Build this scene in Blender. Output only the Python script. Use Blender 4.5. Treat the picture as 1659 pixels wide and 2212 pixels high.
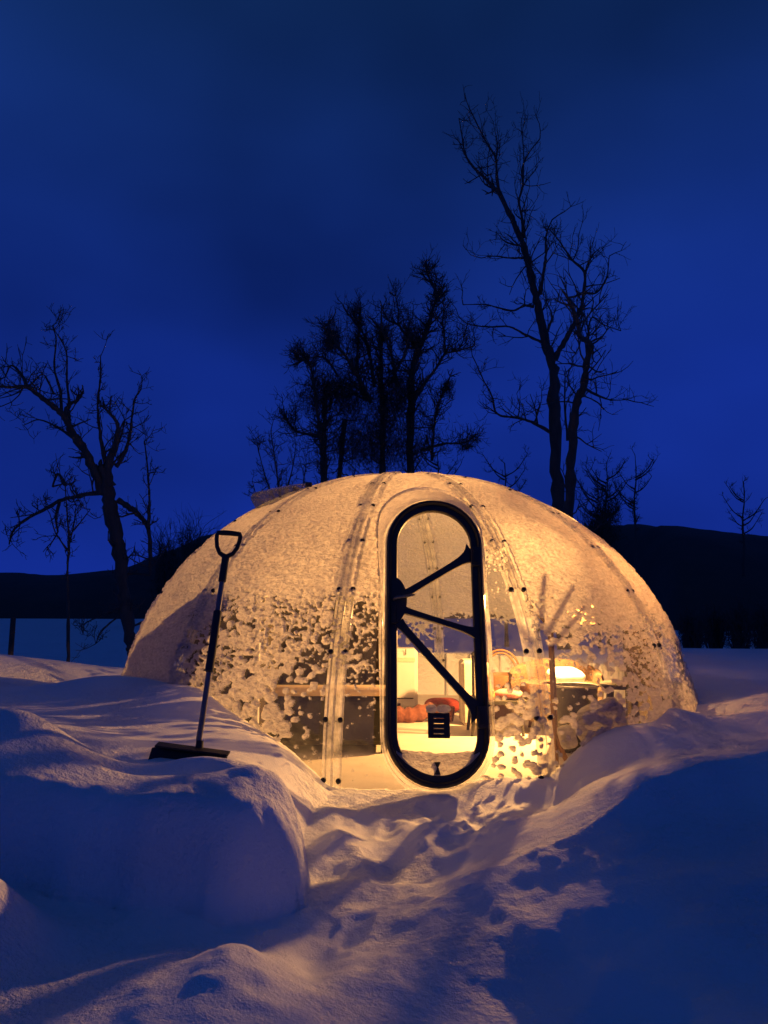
import bpy, math, random
import numpy as np
from mathutils import Vector, Matrix

for _o in list(bpy.data.objects):
    bpy.data.objects.remove(_o)
S = bpy.context.scene
COL = S.collection
R_ = math.radians

# ------------------------------------------------------------------ camera
CAM_Z = 1.15
FPX = 1597.6                      # focal length in measuring units (picture 1659 x 2212)
PITCH = math.atan(201.0 / FPX)
cam_d = bpy.data.cameras.new('camera')
cam_d.sensor_fit = 'VERTICAL'
cam_d.sensor_height = 36.0
cam_d.lens = 36.0 * FPX / 2212.0
cam_d.clip_start = 0.05
cam_d.clip_end = 3000
cam = bpy.data.objects.new('camera', cam_d)
cam.location = (0, 0, CAM_Z)
cam.rotation_euler = (math.pi / 2 + PITCH, 0, 0)
COL.objects.link(cam)
S.camera = cam

# ------------------------------------------------------------------ world, sun, exposure
SUN_EL, SUN_ROT = R_(-5.0), R_(250)
W = bpy.data.worlds.new('World')
S.world = W
W.use_nodes = True
wn, wl = W.node_tree.nodes, W.node_tree.links
wn.clear()
w_out = wn.new('ShaderNodeOutputWorld')
w_bg = wn.new('ShaderNodeBackground')
w_sky = wn.new('ShaderNodeTexSky')
w_sky.sky_type = 'NISHITA'
w_sky.sun_disc = False
w_sky.sun_elevation = SUN_EL
w_sky.sun_rotation = SUN_ROT
w_sky.altitude = 300
w_sky.air_density = 1.0
w_sky.dust_density = 0.3
w_sky.ozone_density = 4.0
w_bw = wn.new('ShaderNodeRGBToBW')
wl.new(w_sky.outputs[0], w_bw.inputs[0])
w_tc = wn.new('ShaderNodeTexCoord')
w_sep = wn.new('ShaderNodeSeparateXYZ')
wl.new(w_tc.outputs['Generated'], w_sep.inputs[0])
w_ramp = wn.new('ShaderNodeValToRGB')          # dusk blue: purer near the horizon, greener overhead
w_ramp.color_ramp.elements[0].position = 0.0
w_ramp.color_ramp.elements[0].color = (0.0048, 0.0190, 0.215, 1)
w_ramp.color_ramp.elements[1].position = 0.75
w_ramp.color_ramp.elements[1].color = (0.0042, 0.0198, 0.072, 1)
e = w_ramp.color_ramp.elements.new(0.30)
e.color = (0.0046, 0.0200, 0.200, 1)
e = w_ramp.color_ramp.elements.new(0.52)
e.color = (0.0045, 0.0205, 0.138, 1)
wl.new(w_sep.outputs['Z'], w_ramp.inputs[0])
# faint thin cloud: two octaves of slow noise over the whole sky
w_map = wn.new('ShaderNodeMapping')
w_map.inputs['Scale'].default_value = (1.0, 1.0, 1.7)
w_map.inputs['Location'].default_value = (1.853, 25.054, 11.217)
wl.new(w_tc.outputs['Generated'], w_map.inputs[0])
w_no = wn.new('ShaderNodeTexNoise')
w_no.inputs['Scale'].default_value = 1.9
w_no.inputs['Detail'].default_value = 3.0
w_no.inputs['Roughness'].default_value = 0.45
wl.new(w_map.outputs[0], w_no.inputs['Vector'])
w_mr = wn.new('ShaderNodeMapRange')
w_mr.inputs['From Min'].default_value = 0.3
w_mr.inputs['From Max'].default_value = 0.7
w_mr.inputs['To Min'].default_value = 0.70
w_mr.inputs['To Max'].default_value = 1.50
wl.new(w_no.outputs['Fac'], w_mr.inputs['Value'])
w_mul = wn.new('ShaderNodeMix')
w_mul.data_type = 'RGBA'
w_mul.blend_type = 'MULTIPLY'
w_mul.inputs[0].default_value = 1.0
wl.new(w_ramp.outputs[0], w_mul.inputs[6])
wl.new(w_mr.outputs[0], w_mul.inputs[7])
# the Nishita dusk sky adds its own faint share on top
w_add = wn.new('ShaderNodeMix')
w_add.data_type = 'RGBA'
w_add.blend_type = 'ADD'
w_add.inputs[0].default_value = 0.010
wl.new(w_mul.outputs[2], w_add.inputs[6])
wl.new(w_sky.outputs[0], w_add.inputs[7])
wl.new(w_add.outputs[2], w_bg.inputs[0])
w_bg.inputs[1].default_value = 1.0
wl.new(w_bg.outputs[0], w_out.inputs[0])

sun_d = bpy.data.lights.new('dusk_sun', 'SUN')
sun_d.energy = 0.004
sun_d.angle = R_(15)
sun_d.color = (0.55, 0.65, 1.0)
sun = bpy.data.objects.new('dusk_sun', sun_d)
sun.rotation_euler = (R_(75), 0, R_(60))
COL.objects.link(sun)

S.view_settings.view_transform = 'Standard'
S.view_settings.look = 'None'
S.view_settings.exposure = 0.0
S.view_settings.gamma = 1.0
S.view_settings.use_curve_mapping = False
S.render.engine = 'CYCLES'
cy = S.cycles
cy.use_denoising = True
cy.max_bounces = 12
cy.diffuse_bounces = 5
cy.glossy_bounces = 4
cy.transmission_bounces = 6
cy.transparent_max_bounces = 40
cy.sample_clamp_indirect = 6.0
cy.caustics_reflective = False
cy.caustics_refractive = False

LAMP = Vector((1.62, 6.38, 1.32))
LAMP_POWER = 650.0
LAMP_COL = (1.0, 0.475, 0.132)

# ------------------------------------------------------------------ helpers
rng = np.random.default_rng(7)
random.seed(7)
ST, CT = math.sin(PITCH), math.cos(PITCH)


def at(u, v, Y):
    """world point on the line of sight of measured picture point (u, v) at depth Y"""
    xc, yc = (u - 829.5) / FPX, (1106 - v) / FPX
    fy, fz = CT - yc * ST, ST + yc * CT
    return Vector((xc / fy * Y, Y, CAM_Z + fz / fy * Y))


def proj_np(x, y, z):
    zz = z - CAM_Z
    f = y * CT + zz * ST
    up = -y * ST + zz * CT
    f = np.where(f < 0.05, 0.05, f)
    return 829.5 + FPX * x / f, 1106 - FPX * up / f


def sstep(a, b, x):
    t = np.clip((x - a) / (b - a), 0, 1)
    return t * t * (3 - 2 * t)


_tab = np.random.default_rng(11).random((256, 256))


def vnoise(x, y):
    xi, yi = np.floor(x).astype(int), np.floor(y).astype(int)
    fx, fy = x - xi, y - yi
    fx = fx * fx * fx * (fx * (fx * 6 - 15) + 10)
    fy = fy * fy * fy * (fy * (fy * 6 - 15) + 10)
    a, b = _tab[xi & 255, yi & 255], _tab[(xi + 1) & 255, yi & 255]
    c, d = _tab[xi & 255, (yi + 1) & 255], _tab[(xi + 1) & 255, (yi + 1) & 255]
    return (a + (b - a) * fx) * (1 - fy) + (c + (d - c) * fx) * fy


def fbm(x, y, oct=4, gain=0.5):
    s, a, t = 0, 1.0, 0
    for i in range(oct):
        s = s + a * (vnoise(x * 2 ** i + 17.3 * i, y * 2 ** i + 9.1 * i) - 0.5)
        t += a
        a *= gain
    return s / t


_jx, _jy = np.random.default_rng(5).random((256, 256)), np.random.default_rng(6).random((256, 256))


def worley(x, y):
    xi, yi = np.floor(x).astype(int), np.floor(y).astype(int)
    best = np.full(x.shape, 9.0)
    for dx in (-1, 0, 1):
        for dy in (-1, 0, 1):
            cx, cyy = xi + dx, yi + dy
            px, py = cx + _jx[cx & 255, cyy & 255], cyy + _jy[cx & 255, cyy & 255]
            best = np.minimum(best, (px - x) ** 2 + (py - y) ** 2)
    return np.sqrt(best)


def link(o, parent=None):
    COL.objects.link(o)
    if parent is not None:
        o.parent = parent
    return o


def mesh_np(name, co, faces, mat, parent=None, smooth=True):
    """co (n,3), faces (m,3|4) int arrays -> one mesh object"""
    me = bpy.data.meshes.new(name)
    co = np.ascontiguousarray(co, dtype=np.float32)
    faces = np.ascontiguousarray(faces, dtype=np.int32)
    k = faces.shape[1]
    me.vertices.add(len(co))
    me.vertices.foreach_set('co', co.ravel())
    me.loops.add(faces.size)
    me.loops.foreach_set('vertex_index', faces.ravel())
    me.polygons.add(len(faces))
    me.polygons.foreach_set('loop_start', np.arange(0, faces.size, k, dtype=np.int32))
    me.polygons.foreach_set('loop_total', np.full(len(faces), k, dtype=np.int32))
    if smooth:
        me.polygons.foreach_set('use_smooth', np.ones(len(faces), dtype=bool))
    me.update(calc_edges=True)
    me.validate()
    if mat:
        me.materials.append(mat)
    return link(bpy.data.objects.new(name, me), parent)


class MB:
    """collects shapes, then builds ONE mesh object"""

    def __init__(self):
        self.v, self.f = [], []

    def add(self, vs, fs):
        n = len(self.v)
        self.v += [tuple(p) for p in vs]
        self.f += [tuple(i + n for i in q) for q in fs]
        return self

    def box(self, c, s, M=None):
        x, y, z = s[0] / 2, s[1] / 2, s[2] / 2
        b = min(x, y, z) * 0.22
        vs, fs = [], []
        # chamfered box: 24 corners
        idx = {}
        for sx in (-1, 1):
            for sy in (-1, 1):
                for sz in (-1, 1):
                    for ax in range(3):
                        p = [sx * x, sy * y, sz * z]
                        for k in range(3):
                            if k != ax:
                                p[k] -= b * (1 if p[k] > 0 else -1)
                        idx[(sx, sy, sz, ax)] = len(vs)
                        vs.append(p)
        for ax in range(3):
            o1, o2 = [k for k in range(3) if k != ax]
            for s0 in (-1, 1):
                q = []
                for a, bb in ((-1, -1), (1, -1), (1, 1), (-1, 1)):
                    t = [0, 0, 0]
                    t[ax], t[o1], t[o2] = s0, a, bb
                    q.append(idx[(t[0], t[1], t[2], ax)])
                fs.append(q)
            # edges along axis ax
            for a in (-1, 1):
                for bb in (-1, 1):
                    t0, t1 = [0, 0, 0], [0, 0, 0]
                    t0[ax], t0[o1], t0[o2] = -1, a, bb
                    t1[ax], t1[o1], t1[o2] = 1, a, bb
                    fs.append([idx[(*t0, o1)], idx[(*t1, o1)], idx[(*t1, o2)], idx[(*t0, o2)]])
        for sx in (-1, 1):
            for sy in (-1, 1):
                for sz in (-1, 1):
                    fs.append([idx[(sx, sy, sz, k)] for k in range(3)])
        c = Vector(c)
        vs = [(M @ Vector(p) if M else Vector(p)) + c for p in vs]
        return self.add(vs, fs)

    def tube(self, pts, rad, n=10, cap=True):
        pts = [Vector(p) for p in pts]
        if not hasattr(rad, '__len__'):
            rad = [rad] * len(pts)
        vs, fs = [], []
        ref = None
        for i, p in enumerate(pts):
            t = (pts[min(i + 1, len(pts) - 1)] - pts[max(i - 1, 0)])
            t = t.normalized() if t.length > 1e-9 else Vector((0, 0, 1))
            if ref is None:
                ref = Vector((1, 0, 0)) if abs(t.x) < 0.8 else Vector((0, 1, 0))
            a = (ref - t * ref.dot(t)).normalized()
            ref = a
            b = t.cross(a)
            for k in range(n):
                an = 2 * math.pi * k / n
                vs.append(p + (a * math.cos(an) + b * math.sin(an)) * rad[i])
        for i in range(len(pts) - 1):
            for k in range(n):
                k2 = (k + 1) % n
                fs.append((i * n + k, i * n + k2, (i + 1) * n + k2, (i + 1) * n + k))
        if cap:
            fs.append(tuple(range(n))[::-1])
            fs.append(tuple((len(pts) - 1) * n + k for k in range(n)))
        return self.add(vs, fs)

    def lathe(self, prof, c=(0, 0, 0), n=28, M=None):
        vs, fs = [], []
        c = Vector(c)
        for (r, z) in prof:
            for k in range(n):
                an = 2 * math.pi * k / n
                p = Vector((r * math.cos(an), r * math.sin(an), z))
                vs.append((M @ p if M else p) + c)
        for i in range(len(prof) - 1):
            for k in range(n):
                k2 = (k + 1) % n
                fs.append((i * n + k, i * n + k2, (i + 1) * n + k2, (i + 1) * n + k))
        fs.append(tuple(range(n))[::-1])
        fs.append(tuple((len(prof) - 1) * n + k for k in range(n)))
        return self.add(vs, fs)

    def grid(self, P, closed_u=False):
        """P[i][j] points"""
        nu, nv = len(P), len(P[0])
        vs = [p for row in P for p in row]
        fs = []
        for i in range(nu if closed_u else nu - 1):
            i2 = (i + 1) % nu
            for j in range(nv - 1):
                fs.append((i * nv + j, i2 * nv + j, i2 * nv + j + 1, i * nv + j + 1))
        return self.add(vs, fs)

    def build(self, name, mat, parent=None, smooth=False, sharp=None):
        me = bpy.data.meshes.new(name)
        me.from_pydata([tuple(p) for p in self.v], [], self.f)
        me.materials.append(mat)
        if smooth:
            for p in me.polygons:
                p.use_smooth = True
            if sharp:
                me.update()
                try:
                    me.set_sharp_from_angle(angle=R_(sharp))
                except Exception:
                    pass
        me.update()
        return link(bpy.data.objects.new(name, me), parent)


def empty(name, loc=(0, 0, 0), parent=None):
    o = bpy.data.objects.new(name, None)
    o.location = loc
    return link(o, parent)


def tag(o, label=None, cat=None, group=None, kind=None):
    if label:
        o['label'] = label
    if cat:
        o['category'] = cat
    if group:
        o['group'] = group
    if kind:
        o['kind'] = kind
    return o


# ------------------------------------------------------------------ materials
def new_mat(name):
    m = bpy.data.materials.new(name)
    m.use_nodes = True
    n, l = m.node_tree.nodes, m.node_tree.links
    n.clear()
    out = n.new('ShaderNodeOutputMaterial')
    return m, n, l, out


def noise_node(n, l, scale, detail=4, rough=0.55, vec=None, stretch=None):
    tc = n.new('ShaderNodeTexCoord')
    src = tc.outputs['Object']
    if stretch:
        mp = n.new('ShaderNodeMapping')
        mp.inputs['Scale'].default_value = stretch
        l.new(src, mp.inputs[0])
        src = mp.outputs[0]
    t = n.new('ShaderNodeTexNoise')
    t.inputs['Scale'].default_value = scale
    t.inputs['Detail'].default_value = detail
    t.inputs['Roughness'].default_value = rough
    l.new(src, t.inputs['Vector'])
    return t


def ramp_node(n, l, src, stops):
    r = n.new('ShaderNodeValToRGB')
    els = r.color_ramp.elements
    els[0].position, els[0].color = stops[0][0], (*stops[0][1], 1)
    els[1].position, els[1].color = stops[-1][0], (*stops[-1][1], 1)
    for p, c in stops[1:-1]:
        k = els.new(p)
        k.color = (*c, 1)
    l.new(src, r.inputs[0])
    return r


def plain(name, c1, c2, scale=12, rough=0.6, bump=0.2, metal=0.0, stretch=None, spec=0.5, dist=0.01):
    m, n, l, out = new_mat(name)
    b = n.new('ShaderNodeBsdfPrincipled')
    t = noise_node(n, l, scale, 5, 0.6, stretch=stretch)
    r = ramp_node(n, l, t.outputs['Fac'], [(0.3, c1), (0.7, c2)])
    l.new(r.outputs[0], b.inputs['Base Color'])
    b.inputs['Roughness'].default_value = rough
    b.inputs['Metallic'].default_value = metal
    b.inputs['Specular IOR Level'].default_value = spec
    if bump:
        bp = n.new('ShaderNodeBump')
        bp.inputs['Strength'].default_value = bump
        bp.inputs['Distance'].default_value = dist
        l.new(t.outputs['Fac'], bp.inputs['Height'])
        l.new(bp.outputs[0], b.inputs['Normal'])
    l.new(b.outputs[0], out.inputs[0])
    return m


def snow_ground_mat():
    m, n, l, out = new_mat('snow_ground')
    b = n.new('ShaderNodeBsdfPrincipled')
    t0 = noise_node(n, l, 1.3, 3)
    r = ramp_node(n, l, t0.outputs['Fac'], [(0.3, (0.80, 0.82, 0.86)), (0.7, (0.86, 0.87, 0.89))])
    l.new(r.outputs[0], b.inputs['Base Color'])
    b.inputs['Roughness'].default_value = 0.65
    b.inputs['Specular IOR Level'].default_value = 0.25
    t1 = noise_node(n, l, 22, 5, 0.65)
    t2 = noise_node(n, l, 110, 3, 0.6)
    # rough, crumbly in patches, smooth elsewhere
    t3 = noise_node(n, l, 1.1, 2)
    r3 = ramp_node(n, l, t3.outputs['Fac'], [(0.42, (0.15, 0.15, 0.15)), (0.62, (1, 1, 1))])
    b1 = n.new('ShaderNodeBump')
    b1.inputs['Distance'].default_value = 0.035
    l.new(r3.outputs[0], b1.inputs['Strength'])
    l.new(t1.outputs['Fac'], b1.inputs['Height'])
    b2 = n.new('ShaderNodeBump')
    b2.inputs['Strength'].default_value = 0.35
    b2.inputs['Distance'].default_value = 0.008
    l.new(t2.outputs['Fac'], b2.inputs['Height'])
    l.new(b1.outputs[0], b2.inputs['Normal'])
    l.new(b2.outputs[0], b.inputs['Normal'])
    l.new(b.outputs[0], out.inputs[0])
    return m


def snow_crust_mat(name='snow_crust_mat', trans=0.55, strength=1.0, ragged=False):
    m, n, l, out = new_mat(name)
    d = n.new('ShaderNodeBsdfDiffuse')
    t = n.new('ShaderNodeBsdfTranslucent')
    mx = n.new('ShaderNodeMixShader')
    n1 = noise_node(n, l, 30, 5, 0.65, stretch=(1, 1, 1.9))
    n2 = noise_node(n, l, 90, 3, 0.6)
    r = ramp_node(n, l, n1.outputs['Fac'], [(0.30, (0.36, 0.33, 0.30)), (0.48, (0.64, 0.62, 0.60)), (0.68, (0.88, 0.86, 0.84))])
    # thicker and thinner sheets of snow over the whole dome
    n3 = noise_node(n, l, 1.7, 4, 0.6, stretch=(1, 1, 0.7))
    r3 = ramp_node(n, l, n3.outputs['Fac'], [(0.32, (0.74, 0.72, 0.70)), (0.66, (1.12, 1.12, 1.12))])
    mm = n.new('ShaderNodeMix')
    mm.data_type = 'RGBA'
    mm.blend_type = 'MULTIPLY'
    mm.inputs[0].default_value = 1.0
    l.new(r.outputs[0], mm.inputs[6])
    l.new(r3.outputs[0], mm.inputs[7])
    l.new(mm.outputs[2], t.inputs['Color'])
    d.inputs['Color'].default_value = (0.84, 0.85, 0.87, 1)
    mx.inputs[0].default_value = trans
    at_ = n.new('ShaderNodeAttribute')
    at_.attribute_name = 'thick'
    ng = noise_node(n, l, 170, 4, 0.7)
    nm = n.new('ShaderNodeMath')
    nm.operation = 'MULTIPLY_ADD'
    nm.inputs[1].default_value = 0.85
    nm.inputs[2].default_value = -0.425
    l.new(ng.outputs['Fac'], nm.inputs[0])
    na = n.new('ShaderNodeMath')
    na.operation = 'ADD'
    l.new(at_.outputs['Fac'], na.inputs[0])
    l.new(nm.outputs[0], na.inputs[1])
    mr = n.new('ShaderNodeMapRange')
    mr.interpolation_type = 'SMOOTHSTEP'
    mr.inputs['From Min'].default_value = -0.02
    mr.inputs['From Max'].default_value = 0.055
    l.new(na.outputs[0], mr.inputs['Value'])
    b1 = n.new('ShaderNodeBump')
    b1.inputs['Strength'].default_value = 0.95 * strength
    b1.inputs['Distance'].default_value = 0.03
    l.new(n1.outputs['Fac'], b1.inputs['Height'])
    b2 = n.new('ShaderNodeBump')
    b2.inputs['Strength'].default_value = 0.5 * strength
    b2.inputs['Distance'].default_value = 0.008
    l.new(n2.outputs['Fac'], b2.inputs['Height'])
    l.new(b1.outputs[0], b2.inputs['Normal'])
    l.new(b2.outputs[0], d.inputs['Normal'])
    l.new(b2.outputs[0], t.inputs['Normal'])
    l.new(d.outputs[0], mx.inputs[1])
    l.new(t.outputs[0], mx.inputs[2])
    tp = n.new('ShaderNodeBsdfTransparent')
    mo = n.new('ShaderNodeMixShader')
    l.new(mr.outputs[0], mo.inputs[0])
    l.new(tp.outputs[0], mo.inputs[1])
    l.new(mx.outputs[0], mo.inputs[2])
    l.new(mo.outputs[0] if ragged else mx.outputs[0], out.inputs[0])
    return m


def clear_mat(name, frost=0.05, tint=(0.95, 0.96, 0.95), gloss_rough=0.06):
    m, n, l, out = new_mat(name)
    tr = n.new('ShaderNodeBsdfTransparent')
    tr.inputs[0].default_value = (*tint, 1)
    gl = n.new('ShaderNodeBsdfGlossy')
    gl.inputs['Roughness'].default_value = gloss_rough
    gl.inputs['Color'].default_value = (0.9, 0.9, 0.9, 1)
    # reflectance of a thin sheet: the same from both sides (Schlick)
    lw = n.new('ShaderNodeLayerWeight')
    lw.inputs['Blend'].default_value = 0.5
    pw = n.new('ShaderNodeMath')
    pw.operation = 'POWER'
    pw.inputs[1].default_value = 5.0
    l.new(lw.outputs['Facing'], pw.inputs[0])
    fr = n.new('ShaderNodeMath')
    fr.operation = 'MULTIPLY_ADD'
    fr.inputs[1].default_value = 0.85
    fr.inputs[2].default_value = 0.05
    l.new(pw.outputs[0], fr.inputs[0])
    mx = n.new('ShaderNodeMixShader')
    l.new(fr.outputs[0], mx.inputs[0])
    l.new(tr.outputs[0], mx.inputs[1])
    l.new(gl.outputs[0], mx.inputs[2])
    # breath of frost
    tl = n.new('ShaderNodeBsdfTranslucent')
    tl.inputs['Color'].default_value = (0.85, 0.85, 0.85, 1)
    df = n.new('ShaderNodeBsdfDiffuse')
    df.inputs['Color'].default_value = (0.8, 0.8, 0.82, 1)
    ms = n.new('ShaderNodeMixShader')
    ms.inputs[0].default_value = 0.6
    l.new(df.outputs[0], ms.inputs[1])
    l.new(tl.outputs[0], ms.inputs[2])
    nn = noise_node(n, l, 7, 5, 0.65)
    r = ramp_node(n, l, nn.outputs['Fac'], [(0.35, (frost * 0.3,) * 3), (0.7, (frost * 1.8,) * 3)])
    m2 = n.new('ShaderNodeMixShader')
    l.new(r.outputs[0], m2.inputs[0])
    l.new(mx.outputs[0], m2.inputs[1])
    l.new(ms.outputs[0], m2.inputs[2])
    l.new(m2.outputs[0], out.inputs[0])
    return m


M = {}
M['snow'] = snow_ground_mat()
M['crust'] = snow_crust_mat()
M['block'] = snow_crust_mat('block_snow', 0.72, 0.8)
M['ragged'] = snow_crust_mat('ragged_crust', ragged=True)
M['hood_snow'] = snow_crust_mat('hood_snow', 0.5, 0.4)
M['clear'] = clear_mat('clear_polycarbonate', 0.035)
M['pane'] = clear_mat('door_pane', 0.02)
M['rib'] = clear_mat('frosted_rib', 0.55, (0.92, 0.92, 0.9), 0.15)
M['black'] = plain('black_rubber', (0.012, 0.012, 0.012), (0.022, 0.021, 0.02), 30, 0.55, 0.15, spec=0.35)
M['frame'] = plain('charcoal_frame', (0.022, 0.021, 0.019), (0.034, 0.032, 0.028), 18, 0.5, 0.1, spec=0.4)
M['bolt'] = plain('bolt_black', (0.006, 0.006, 0.006), (0.012, 0.012, 0.012), 40, 0.5, 0)
M['alu'] = plain('grey_aluminium', (0.10, 0.10, 0.10), (0.17, 0.165, 0.16), 60, 0.4, 0.1, metal=0.4, stretch=(1, 1, 0.1))
M['plastic'] = plain('black_plastic', (0.008, 0.008, 0.008), (0.014, 0.014, 0.014), 20, 0.5, 0.1, spec=0.4)
M['wood'] = plain('pine_wood', (0.55, 0.42, 0.28), (0.68, 0.54, 0.38), 9, 0.6, 0.25, stretch=(1, 1, 0.08))
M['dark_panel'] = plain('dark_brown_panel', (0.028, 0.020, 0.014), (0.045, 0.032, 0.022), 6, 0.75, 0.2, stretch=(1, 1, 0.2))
M['brown_wood'] = plain('brown_wood', (0.15, 0.07, 0.03), (0.23, 0.12, 0.055), 14, 0.6, 0.3, stretch=(1, 1, 0.1))
M['floor'] = plain('pale_floor', (0.64, 0.59, 0.51), (0.76, 0.71, 0.63), 5, 0.7, 0.2)
M['bench'] = plain('olive_cloth', (0.030, 0.030, 0.022), (0.050, 0.048, 0.036), 60, 0.9, 0.4, dist=0.004)
M['cream'] = plain('cream_cloth', (0.62, 0.55, 0.44), (0.74, 0.67, 0.56), 30, 0.9, 0.5, dist=0.01)
M['tan'] = plain('tan_wool', (0.11, 0.07, 0.04), (0.17, 0.11, 0.065), 30, 0.95, 0.8, dist=0.02)
M['fleece'] = plain('sheepskin', (0.66, 0.60, 0.50), (0.82, 0.77, 0.68), 45, 0.95, 1.0, dist=0.03)
M['white'] = plain('white_enamel', (0.74, 0.73, 0.70), (0.80, 0.79, 0.77), 5, 0.4, 0.03)
M['white_cloth'] = plain('white_cloth', (0.78, 0.76, 0.74), (0.84, 0.82, 0.80), 40, 0.9, 0.4)
M['red'] = plain('red_cloth', (0.20, 0.022, 0.014), (0.30, 0.04, 0.022), 25, 0.9, 0.5)
M['rust'] = plain('rust_wool', (0.13, 0.045, 0.03), (0.24, 0.09, 0.06), 35, 0.95, 0.8)
M['rose'] = plain('rose_cloth', (0.50, 0.18, 0.16), (0.64, 0.34, 0.30), 25, 0.9, 0.5)
M['amber'] = plain('amber_gourd', (0.50, 0.20, 0.05), (0.66, 0.32, 0.10), 22, 0.35, 0.3)
M['bark'] = plain('dark_bark', (0.055, 0.048, 0.036), (0.10, 0.088, 0.066), 8, 0.9, 0.5, stretch=(1, 1, 0.25), dist=0.03)
M['twig'] = plain('twig_bark', (0.060, 0.054, 0.042), (0.10, 0.09, 0.07), 8, 0.9, 0.0)
M['leaf'] = plain('dark_leaf', (0.035, 0.035, 0.022), (0.06, 0.055, 0.036), 6, 0.9, 0.0)
M['hill'] = plain('hill_heath', (0.030, 0.025, 0.018), (0.060, 0.048, 0.036), 0.12, 1.0, 0.0)
M['post'] = plain('weathered_post', (0.045, 0.036, 0.028), (0.075, 0.06, 0.045), 10, 0.9, 0.4, stretch=(1, 1, 0.15))

# ------------------------------------------------------------------ dome shape
DX, DY, DR, DH, DP = 0.20, 7.13, 2.55, 2.35, 2.10
AZ0 = 3.3                                   # door bay centre, degrees
RIBS = [AZ0 - 15 + 30 * k for k in range(12)]


def r_at(z):
    return DR * np.maximum(0, 1 - (np.clip(z, 0, DH) / DH) ** DP) ** (1 / DP)


def dome_pt(az, z, off=0.0):
    """az in degrees"""
    a = R_(az)
    r = float(r_at(z))
    dz = 0.01
    r1, r0 = float(r_at(min(z + dz, DH - 1e-4))), float(r_at(max(z - dz, 0)))
    nz, nr = -(r1 - r0), (min(z + dz, DH - 1e-4) - max(z - dz, 0))
    k = math.hypot(nz, nr)
    nr, nz = nr / k, nz / k
    rr = r + off * nr
    return Vector((DX + rr * math.sin(a), DY - rr * math.cos(a), z + off * nz))


# meridian sampled by arc length, from base to top
_zz = DH * np.sin(np.linspace(0, math.pi / 2, 2000)) ** (2 / DP)
_rr = DR * np.cos(np.linspace(0, math.pi / 2, 2000)) ** (2 / DP)
_arc = np.concatenate([[0], np.cumsum(np.hypot(np.diff(_zz), np.diff(_rr)))])
ARC = _arc[-1]


def mer(s):
    return np.interp(s, _arc, _rr), np.interp(s, _arc, _zz)


def mer_n(s):
    r1, z1 = mer(np.clip(s + 0.01, 0, ARC))
    r0, z0 = mer(np.clip(s - 0.01, 0, ARC))
    tr, tz = r1 - r0, z1 - z0
    k = np.hypot(tr, tz)
    return tz / k, -tr / k            # outward normal (radial, up)


# door frame of reference: leaning back plane
D_AZ = 2.7
D_BOT = Vector((0.320, 4.50, 0.085))
D_TOP = Vector((0.334, 4.955, 1.845))
D_UP = (D_TOP - D_BOT).normalized()
D_LEN = (D_TOP - D_BOT).length
D_RT = Vector((math.cos(R_(D_AZ)), math.sin(R_(D_AZ)), 0))
D_RT = (D_RT - D_UP * D_RT.dot(D_UP)).normalized()
D_N = D_RT.cross(D_UP)                # outward (towards the camera)
if D_N.y > 0:
    D_N = -D_N
D_HW = 0.313


def door_pt(x, y, off=0.0):
    return D_BOT + D_RT * x + D_UP * y + D_N * off


def stadium(hw, y0, y1, n=20):
    """closed outline, counter-clockwise seen from outside, starting bottom centre"""
    pts = []
    for k in range(n + 1):
        a = -math.pi / 2 + math.pi * k / n
        if a <= 0:
            pts.append((hw * math.cos(a), y0 + hw + hw * math.sin(a)))
    pts2 = [(hw, y0 + hw + (y1 - y0 - 2 * hw) * k / 14) for k in range(1, 14)]
    top = [(hw * math.cos(math.pi * k / (2 * n) * 2), y1 - hw + hw * math.sin(math.pi * k / n)) for k in range(n + 1)]
    left = [(-x, y) for x, y in reversed(pts2)]
    bl = [(-x, y) for x, y in reversed(pts)][:-1]
    return pts + pts2 + top + left + bl


OUTL = stadium(D_HW, 0.0, D_LEN)


def hood_xy(i):
    """(lateral, z) of the hood's foot on the dome for outline point i"""
    x, y = OUTL[i]
    f = y / D_LEN
    w = 1.085 + 0.22 * max(0, f - 0.55)
    return x * w, 0.02 + (2.05 - 0.02) * f


_hx = np.array([hood_xy(i)[0] for i in range(len(OUTL))])
_hz = np.array([hood_xy(i)[1] for i in range(len(OUTL))])


def in_hood(lx, z):
    """lateral offset from door axis, height -> inside the hood opening?"""
    top_w = np.interp(z, _hz[:len(OUTL) // 2 + 1], np.abs(_hx[:len(OUTL) // 2 + 1]))
    return (np.abs(lx) < top_w) & (z > 0.02) & (z < 2.05)


# ------------------------------------------------------------------ terrain
class TPS:
    def __init__(self, pts, lam=0.002):
        P = np.array(pts, float)
        self.P = P[:, :2]
        n = len(P)
        K = self.k(np.hypot(P[:, None, 0] - P[None, :, 0], P[:, None, 1] - P[None, :, 1])) + lam * np.eye(n)
        Q = np.c_[np.ones(n), P[:, :2]]
        A = np.block([[K, Q], [Q.T, np.zeros((3, 3))]])
        self.w = np.linalg.solve(A, np.r_[P[:, 2], 0, 0, 0])

    @staticmethod
    def k(r):
        return np.where(r > 1e-9, r * r * np.log(np.maximum(r, 1e-9)), 0)

    def __call__(self, x, y):
        s = self.w[-3] + self.w[-2] * x + self.w[-1] * y
        for (px, py), w in zip(self.P, self.w[:-3]):
            s = s + w * self.k(np.hypot(x - px, y - py))
        return s


def A(u, v, Y):
    p = at(u, v, Y)
    return (p.x, p.y, p.z)


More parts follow.
